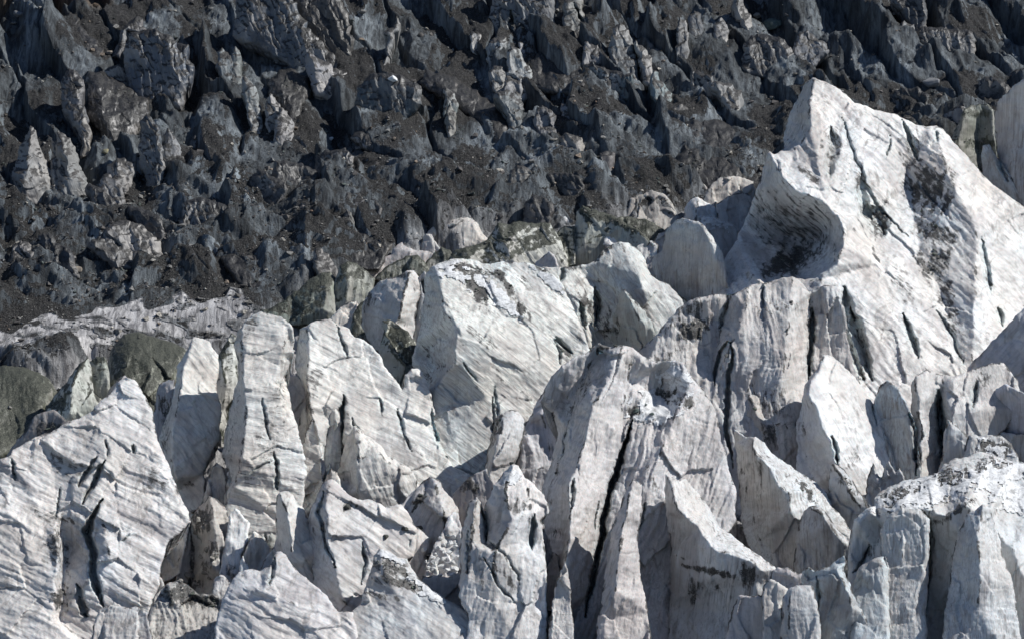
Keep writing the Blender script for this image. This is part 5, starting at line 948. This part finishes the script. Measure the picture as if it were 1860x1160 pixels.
S('low grey ice ramp with brown folds, left of the smooth upright grey fin', [(1176,470),(1184,440,4),(1198,424,0),(1214,414,-3),(1230,420),(1226,450),(1210,480),(1185,484)], 490, off=50, a=.2, b=.8, tint=(.55,.54,.52), fc=.5, ft=2, auto=0, step=1.5)
S('streaked pale ramp rising to the foot of the huge peak, right of bright tooth', [(1302,372),(1316,360,2),(1336,352,-3),(1356,350),(1370,362),(1362,400),(1340,430),(1310,410)], 430, off=60, a=.3, b=.9, tint=(.62,.60,.57), fc=.5, ft=2, auto=0, step=1.5)
S('narrow dirty white ledge curving behind the greenish bench', [(998,404),(1004,394,2),(1020,389,-3),(1040,390),(1046,400),(1040,420),(1010,424)], 425, off=50, a=.2, b=1.0, tint=(.68,.70,.70), mat=M_CLEAN, auto=0, step=1.4)
S('brown streaked ice flank between the greenish bench and the dark green block', [(1010,440),(1012,420,2),(1026,410,-3),(1044,412),(1046,440),(1040,480),(1020,490)], 490, off=45, a=-.2, b=.8, mat=M_GREEN, tint=(.40,.40,.35), dbase=.3, auto=0, step=1.5)
S('grey folded ice bank above the cream pleated hump, dusted with rubble', [(742,424),(760,408,2),(790,398,-3),(820,392),(850,388),(868,394),(864,410),(830,420),(780,432)], 432, off=70, a=.2, b=1.3, tint=(.34,.32,.30), dbase=.3, fc=.5, ft=2, auto=0, step=1.6)
S('pinkish ice hollow left of the smooth upright grey fin, under the snow ledge', [(1168,486),(1176,466,3),(1190,462,-3),(1204,470),(1208,492),(1200,512),(1184,506)], 512, off=10, a=-.3, b=.4, tint=(.55,.53,.52), auto=0, step=1.4)

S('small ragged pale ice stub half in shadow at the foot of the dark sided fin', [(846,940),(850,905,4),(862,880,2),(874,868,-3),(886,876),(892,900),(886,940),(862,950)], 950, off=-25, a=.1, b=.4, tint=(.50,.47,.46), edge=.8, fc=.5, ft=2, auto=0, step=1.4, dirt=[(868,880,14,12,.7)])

S('pale ribbed ice ledge between the dark green block and the smooth grey fin', [(1140,470),(1150,452,4),(1168,440,0),(1184,436,-3),(1196,446),(1192,470),(1176,486)], 492, off=20, a=.2, b=.7, tint=(.70,.70,.68), fc=.5, ft=2, auto=0, step=1.4)
S('thin leaning ice blade at the left foot of the wide white cliff, beside the notch', [(532,830),(538,790,6),(548,748,2),(556,736,-3),(564,760),(568,800),(562,850),(548,870)], 880, off=-34, a=.2, b=.35, tint=WARM, edge=.6, auto=0, step=1.4)
S('small sharp white blade rising before the fluted fan, leftmost of the small blades', [(424,1090),(428,1050,5),(436,1020,2),(442,1006,-3),(450,1024),(456,1060),(458,1100)], 1110, off=-70, a=.3, b=.45, tint=(.76,.755,.74), mat=M_CLEAN, edge=.4, auto=0, step=1.4)
S('thin pale ice blade in the lower gap between the pointed serac and the lilac ridge', [(1000,1130),(1006,1080,5),(1016,1040,2),(1026,1020,-3),(1034,1040),(1038,1090),(1040,1200),(1000,1200)], 1190, off=-60, a=.2, b=.4, tint=PINK, edge=.6, auto=0, step=1.4)

# ------------------------------------------------------------------ sooty ice bodies
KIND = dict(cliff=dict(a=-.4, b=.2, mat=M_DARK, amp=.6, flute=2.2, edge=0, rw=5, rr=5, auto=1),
            fin=dict(a=.1, b=.4, mat=M_DARK, amp=.9, flute=1.2, edge=.1, rw=5, rr=6, auto=1),
            pale=dict(a=.25, b=.5, mat=M_SOOT, amp=.8, flute=1.9, edge=.15, rw=6, rr=8, auto=1),
            mound=dict(a=.2, b=.9, mat=M_DARK, amp=1.3, flute=.6, edge=.2, rw=14, rr=22, auto=1, dbase=.25))
NM = dict(cliff='ice_cliff', fin='ice_fin', pale='ice_fin', mound='debris_mound'); CT = dict(cliff='ice cliff', fin='ice fin', pale='ice block', mound='debris mound')
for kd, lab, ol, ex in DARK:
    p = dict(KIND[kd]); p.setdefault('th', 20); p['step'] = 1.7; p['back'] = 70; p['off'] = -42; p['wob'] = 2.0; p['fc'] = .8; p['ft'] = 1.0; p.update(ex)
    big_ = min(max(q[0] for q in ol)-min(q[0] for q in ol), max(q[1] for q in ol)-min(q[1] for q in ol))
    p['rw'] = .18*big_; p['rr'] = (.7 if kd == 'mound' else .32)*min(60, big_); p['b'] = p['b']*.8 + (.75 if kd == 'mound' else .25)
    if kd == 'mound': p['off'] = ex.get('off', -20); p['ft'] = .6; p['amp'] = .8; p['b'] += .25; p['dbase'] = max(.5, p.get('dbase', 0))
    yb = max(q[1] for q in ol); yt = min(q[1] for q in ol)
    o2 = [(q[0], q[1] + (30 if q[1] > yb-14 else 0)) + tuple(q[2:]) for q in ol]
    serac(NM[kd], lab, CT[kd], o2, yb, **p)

# ------------------------------------------------------------------ boulders and fallen chunks, set down on whatever lies beneath them
bpy.context.view_layer.update(); DG = bpy.context.evaluated_depsgraph_get()
def hit(px, py):
    d = FWD + UP*((580-py)/F_PX) + np.array([1.0, 0, 0])*((px-930)/F_PX); d = Vector(d).normalized()
    ok, loc, nrm, _, _, _ = scene.ray_cast(DG, Vector(CAM), d, distance=2000)
    return loc if ok else None
def boulder(name, label, cat, px, py, w, mat, seed, flat=.7, group=None, n=16, sq=1.0):
    p = hit(px, py)
    if p is None: return
    import bmesh
    dist = (p - Vector(CAM)).length; r = w*dist/F_PX/2
    R = random.Random(seed); bm = bmesh.new()
    for i in range(n):
        v = Vector((R.gauss(0, 1), R.gauss(0, 1), R.gauss(0, 1))).normalized()*R.uniform(.85, 1.1)
        bm.verts.new((v.x*r, v.y*r*sq, v.z*r*flat))
    bmesh.ops.convex_hull(bm, input=bm.verts); bmesh.ops.delete(bm, geom=[v for v in bm.verts if not v.link_faces], context='VERTS')
    bmesh.ops.bevel(bm, geom=list(bm.edges), offset=r*.06, segments=1, affect='EDGES')
    bmesh.ops.triangulate(bm, faces=bm.faces)
    bmesh.ops.subdivide_edges(bm, edges=bm.edges, cuts=2, use_grid_fill=True, fractal=.0)
    for v in bm.verts:
        k = 0.05*r*float(fbm(np.array([v.co.x/r*2.2+seed]), np.array([v.co.y/r*2.2]), np.array([v.co.z/r*2.2]), 3)[0]); v.co += v.co.normalized()*k
    me = bpy.data.meshes.new(name); bm.to_mesh(me); bm.free(); me.materials.append(mat)
    o = bpy.data.objects.new(name, me); o.location = p + Vector((0, 0, r*flat*.35)); o.rotation_euler = (0, 0, R.uniform(0, 6)); COL.objects.link(o)
    o['label'] = label; o['category'] = cat
    if group: o['group'] = group
    return o
K_GREEN = rock_material('green_slate', (.060, .085, .078), (.10, .13, .12)); K_GREY = rock_material('grey_granite', (.16, .165, .17), (.22, .22, .225))
K_TAN = rock_material('tan_stone', (.34, .29, .23), (.22, .19, .16)); K_MUST = rock_material('mustard_stone', (.30, .27, .16), (.22, .21, .15))
K_DARK = rock_material('dark_stone', (.05, .052, .045), (.09, .09, .08)); K_ICE = rock_material('loose_ice', (.74, .75, .75), (.60, .61, .61)); K_OR = rock_material('rusty_stone', (.26, .17, .12), (.18, .13, .10))
for a in [
 ('boulder','large green slate boulder near the top edge, upper right','boulder',1404,50,46,K_GREEN,11,.6),
 ('boulder','smooth rounded grey boulder in a hollow right of the huge peak','boulder',1694,154,38,K_GREY,12,.62),
 ('boulder','tan block touching the green slate boulder','boulder',1374,32,17,K_TAN,13,.8),
 ('boulder','squarish cream boulder on the lower left rubble','boulder',142,492,17,K_TAN,14,.85),
 ('boulder','mustard coloured slab of rock at the foot of the long black cleft','boulder',192,278,14,K_MUST,15,.9),
 ('boulder','small white stone perched on the rim of the teal amphitheatre','boulder',713,146,22,K_ICE,16,.6),
 ('boulder','dark pebble balanced on the tip of the tall pointed serac','boulder',929,842,9,K_DARK,17,.8),
 ('boulder','rounded dark boulder, right one on the rim of the pale pink hump','boulder',764,958,15,K_DARK,18,.6),
 ('boulder','rounded dark boulder, middle one on the rim of the pale pink hump','boulder',735,962,16,K_DARK,19,.7),
 ('boulder','dark stone lying at the left end of the pale pink hump','boulder',701,976,14,K_DARK,20,.7),
 ('boulder','dark stone resting on the snow of the broad white slab','boulder',631,920,15,K_DARK,21,.6),
 ('boulder','flat green stone in the snowy dip of the central ridge, largest there','boulder',1156,747,17,K_GREEN,22,.5),
 ('boulder','small green stone right of the largest one in the snowy dip','boulder',1184,752,10,K_GREEN,23,.6),
 ('boulder','small green stone above the largest one in the snowy dip','boulder',1172,735,9,K_GREEN,24,.6),
 ('boulder','tiny rusty stone on the dark rubble, left of centre','boulder',566,384,7,K_OR,25,.7),
 ('boulder','tiny rusty stone on the dark slope, upper centre','boulder',1082,187,7,K_OR,26,.8),
 ('boulder','white ice lump among the dark ridges, left of centre','boulder',601,254,13,K_ICE,27,.7),
 ('boulder','pale block at the top left corner of the slope','boulder',36,28,24,K_GREY,28,.7),
 ('boulder','cream stone on the dark slope beside the brown debris dome','boulder',199,97,16,K_TAN,29,.55),
 ('boulder','rust brown stone right of centre on the dark slope','boulder',1113,307,7,K_OR,30,.7),
 ('boulder','pale tan stone on the lower dark slope above the far cream hump','boulder',1007,334,9,K_TAN,31,.6),
 ('boulder','dark pebble at the left of the mossy green stones, on the ridge top','boulder',1118,628,9,K_DARK,32,.6)]:
    boulder(*a)
R = random.Random(41)
pit = [(770,1000,14),(779,1008,12),(785,1015,14),(776,1020,10),(792,1022,22),(800,1032,20),(808,1016,17),(815,1006,16),(820,1024,18),(826,1036,18),(812,1038,14),(786,1036,16),(778,1032,11),(794,996,13),(806,990,12),(818,988,14),(800,978,11),(812,972,12),(824,976,12),(828,994,13),(790,1006,9),(804,1004,10),(774,1012,8),(832,1012,12),(822,1046,16),(800,1046,12)]
for i, (x, y, w) in enumerate(pit):
    boulder('ice_chunk', 'loose white ice chunk jumbled in the rubble pit beside the tall pointed serac', 'ice chunk', x, y, w, K_ICE, 60+i, .8, 'ice chunks in the rubble pit', n=12)
gap = [(352,930,13),(360,945,15),(368,958,12),(356,968,14),(376,1000,16),(366,1012,13),(384,1016,14),(372,1040,16),(352,1046,15),(362,1058,13),(340,1048,18),(328,1056,12),(346,1036,11),(382,1052,14)]
K_MUD = rock_material('muddy_ice', (.30, .28, .25), (.16, .15, .13))
for i, (x, y, w) in enumerate(gap):
    boulder('rubble_block', 'muddy block wedged in the brownish hollow above the bottom rubble mound', 'rubble block', x, y, w, K_MUD, 90+i, .8, 'muddy blocks in the hollow', n=12)
for o in list(COL.objects):
    if o.parent is None and o.get('category') and not o.get('group') and not o.get('kind'):
        g = {'serac': 'pale seracs of the lower icefall', 'ice cliff': 'shaded ice cliffs of the dark slope', 'ice block': 'pale ice pieces on the dark slope', 'ice fin': 'pale ice pieces on the dark slope',
             'debris mound': 'rubble mounds of the dark slope', 'boulder': 'single stones lying on the ice'}.get(o['category'])
        if g: o['group'] = g
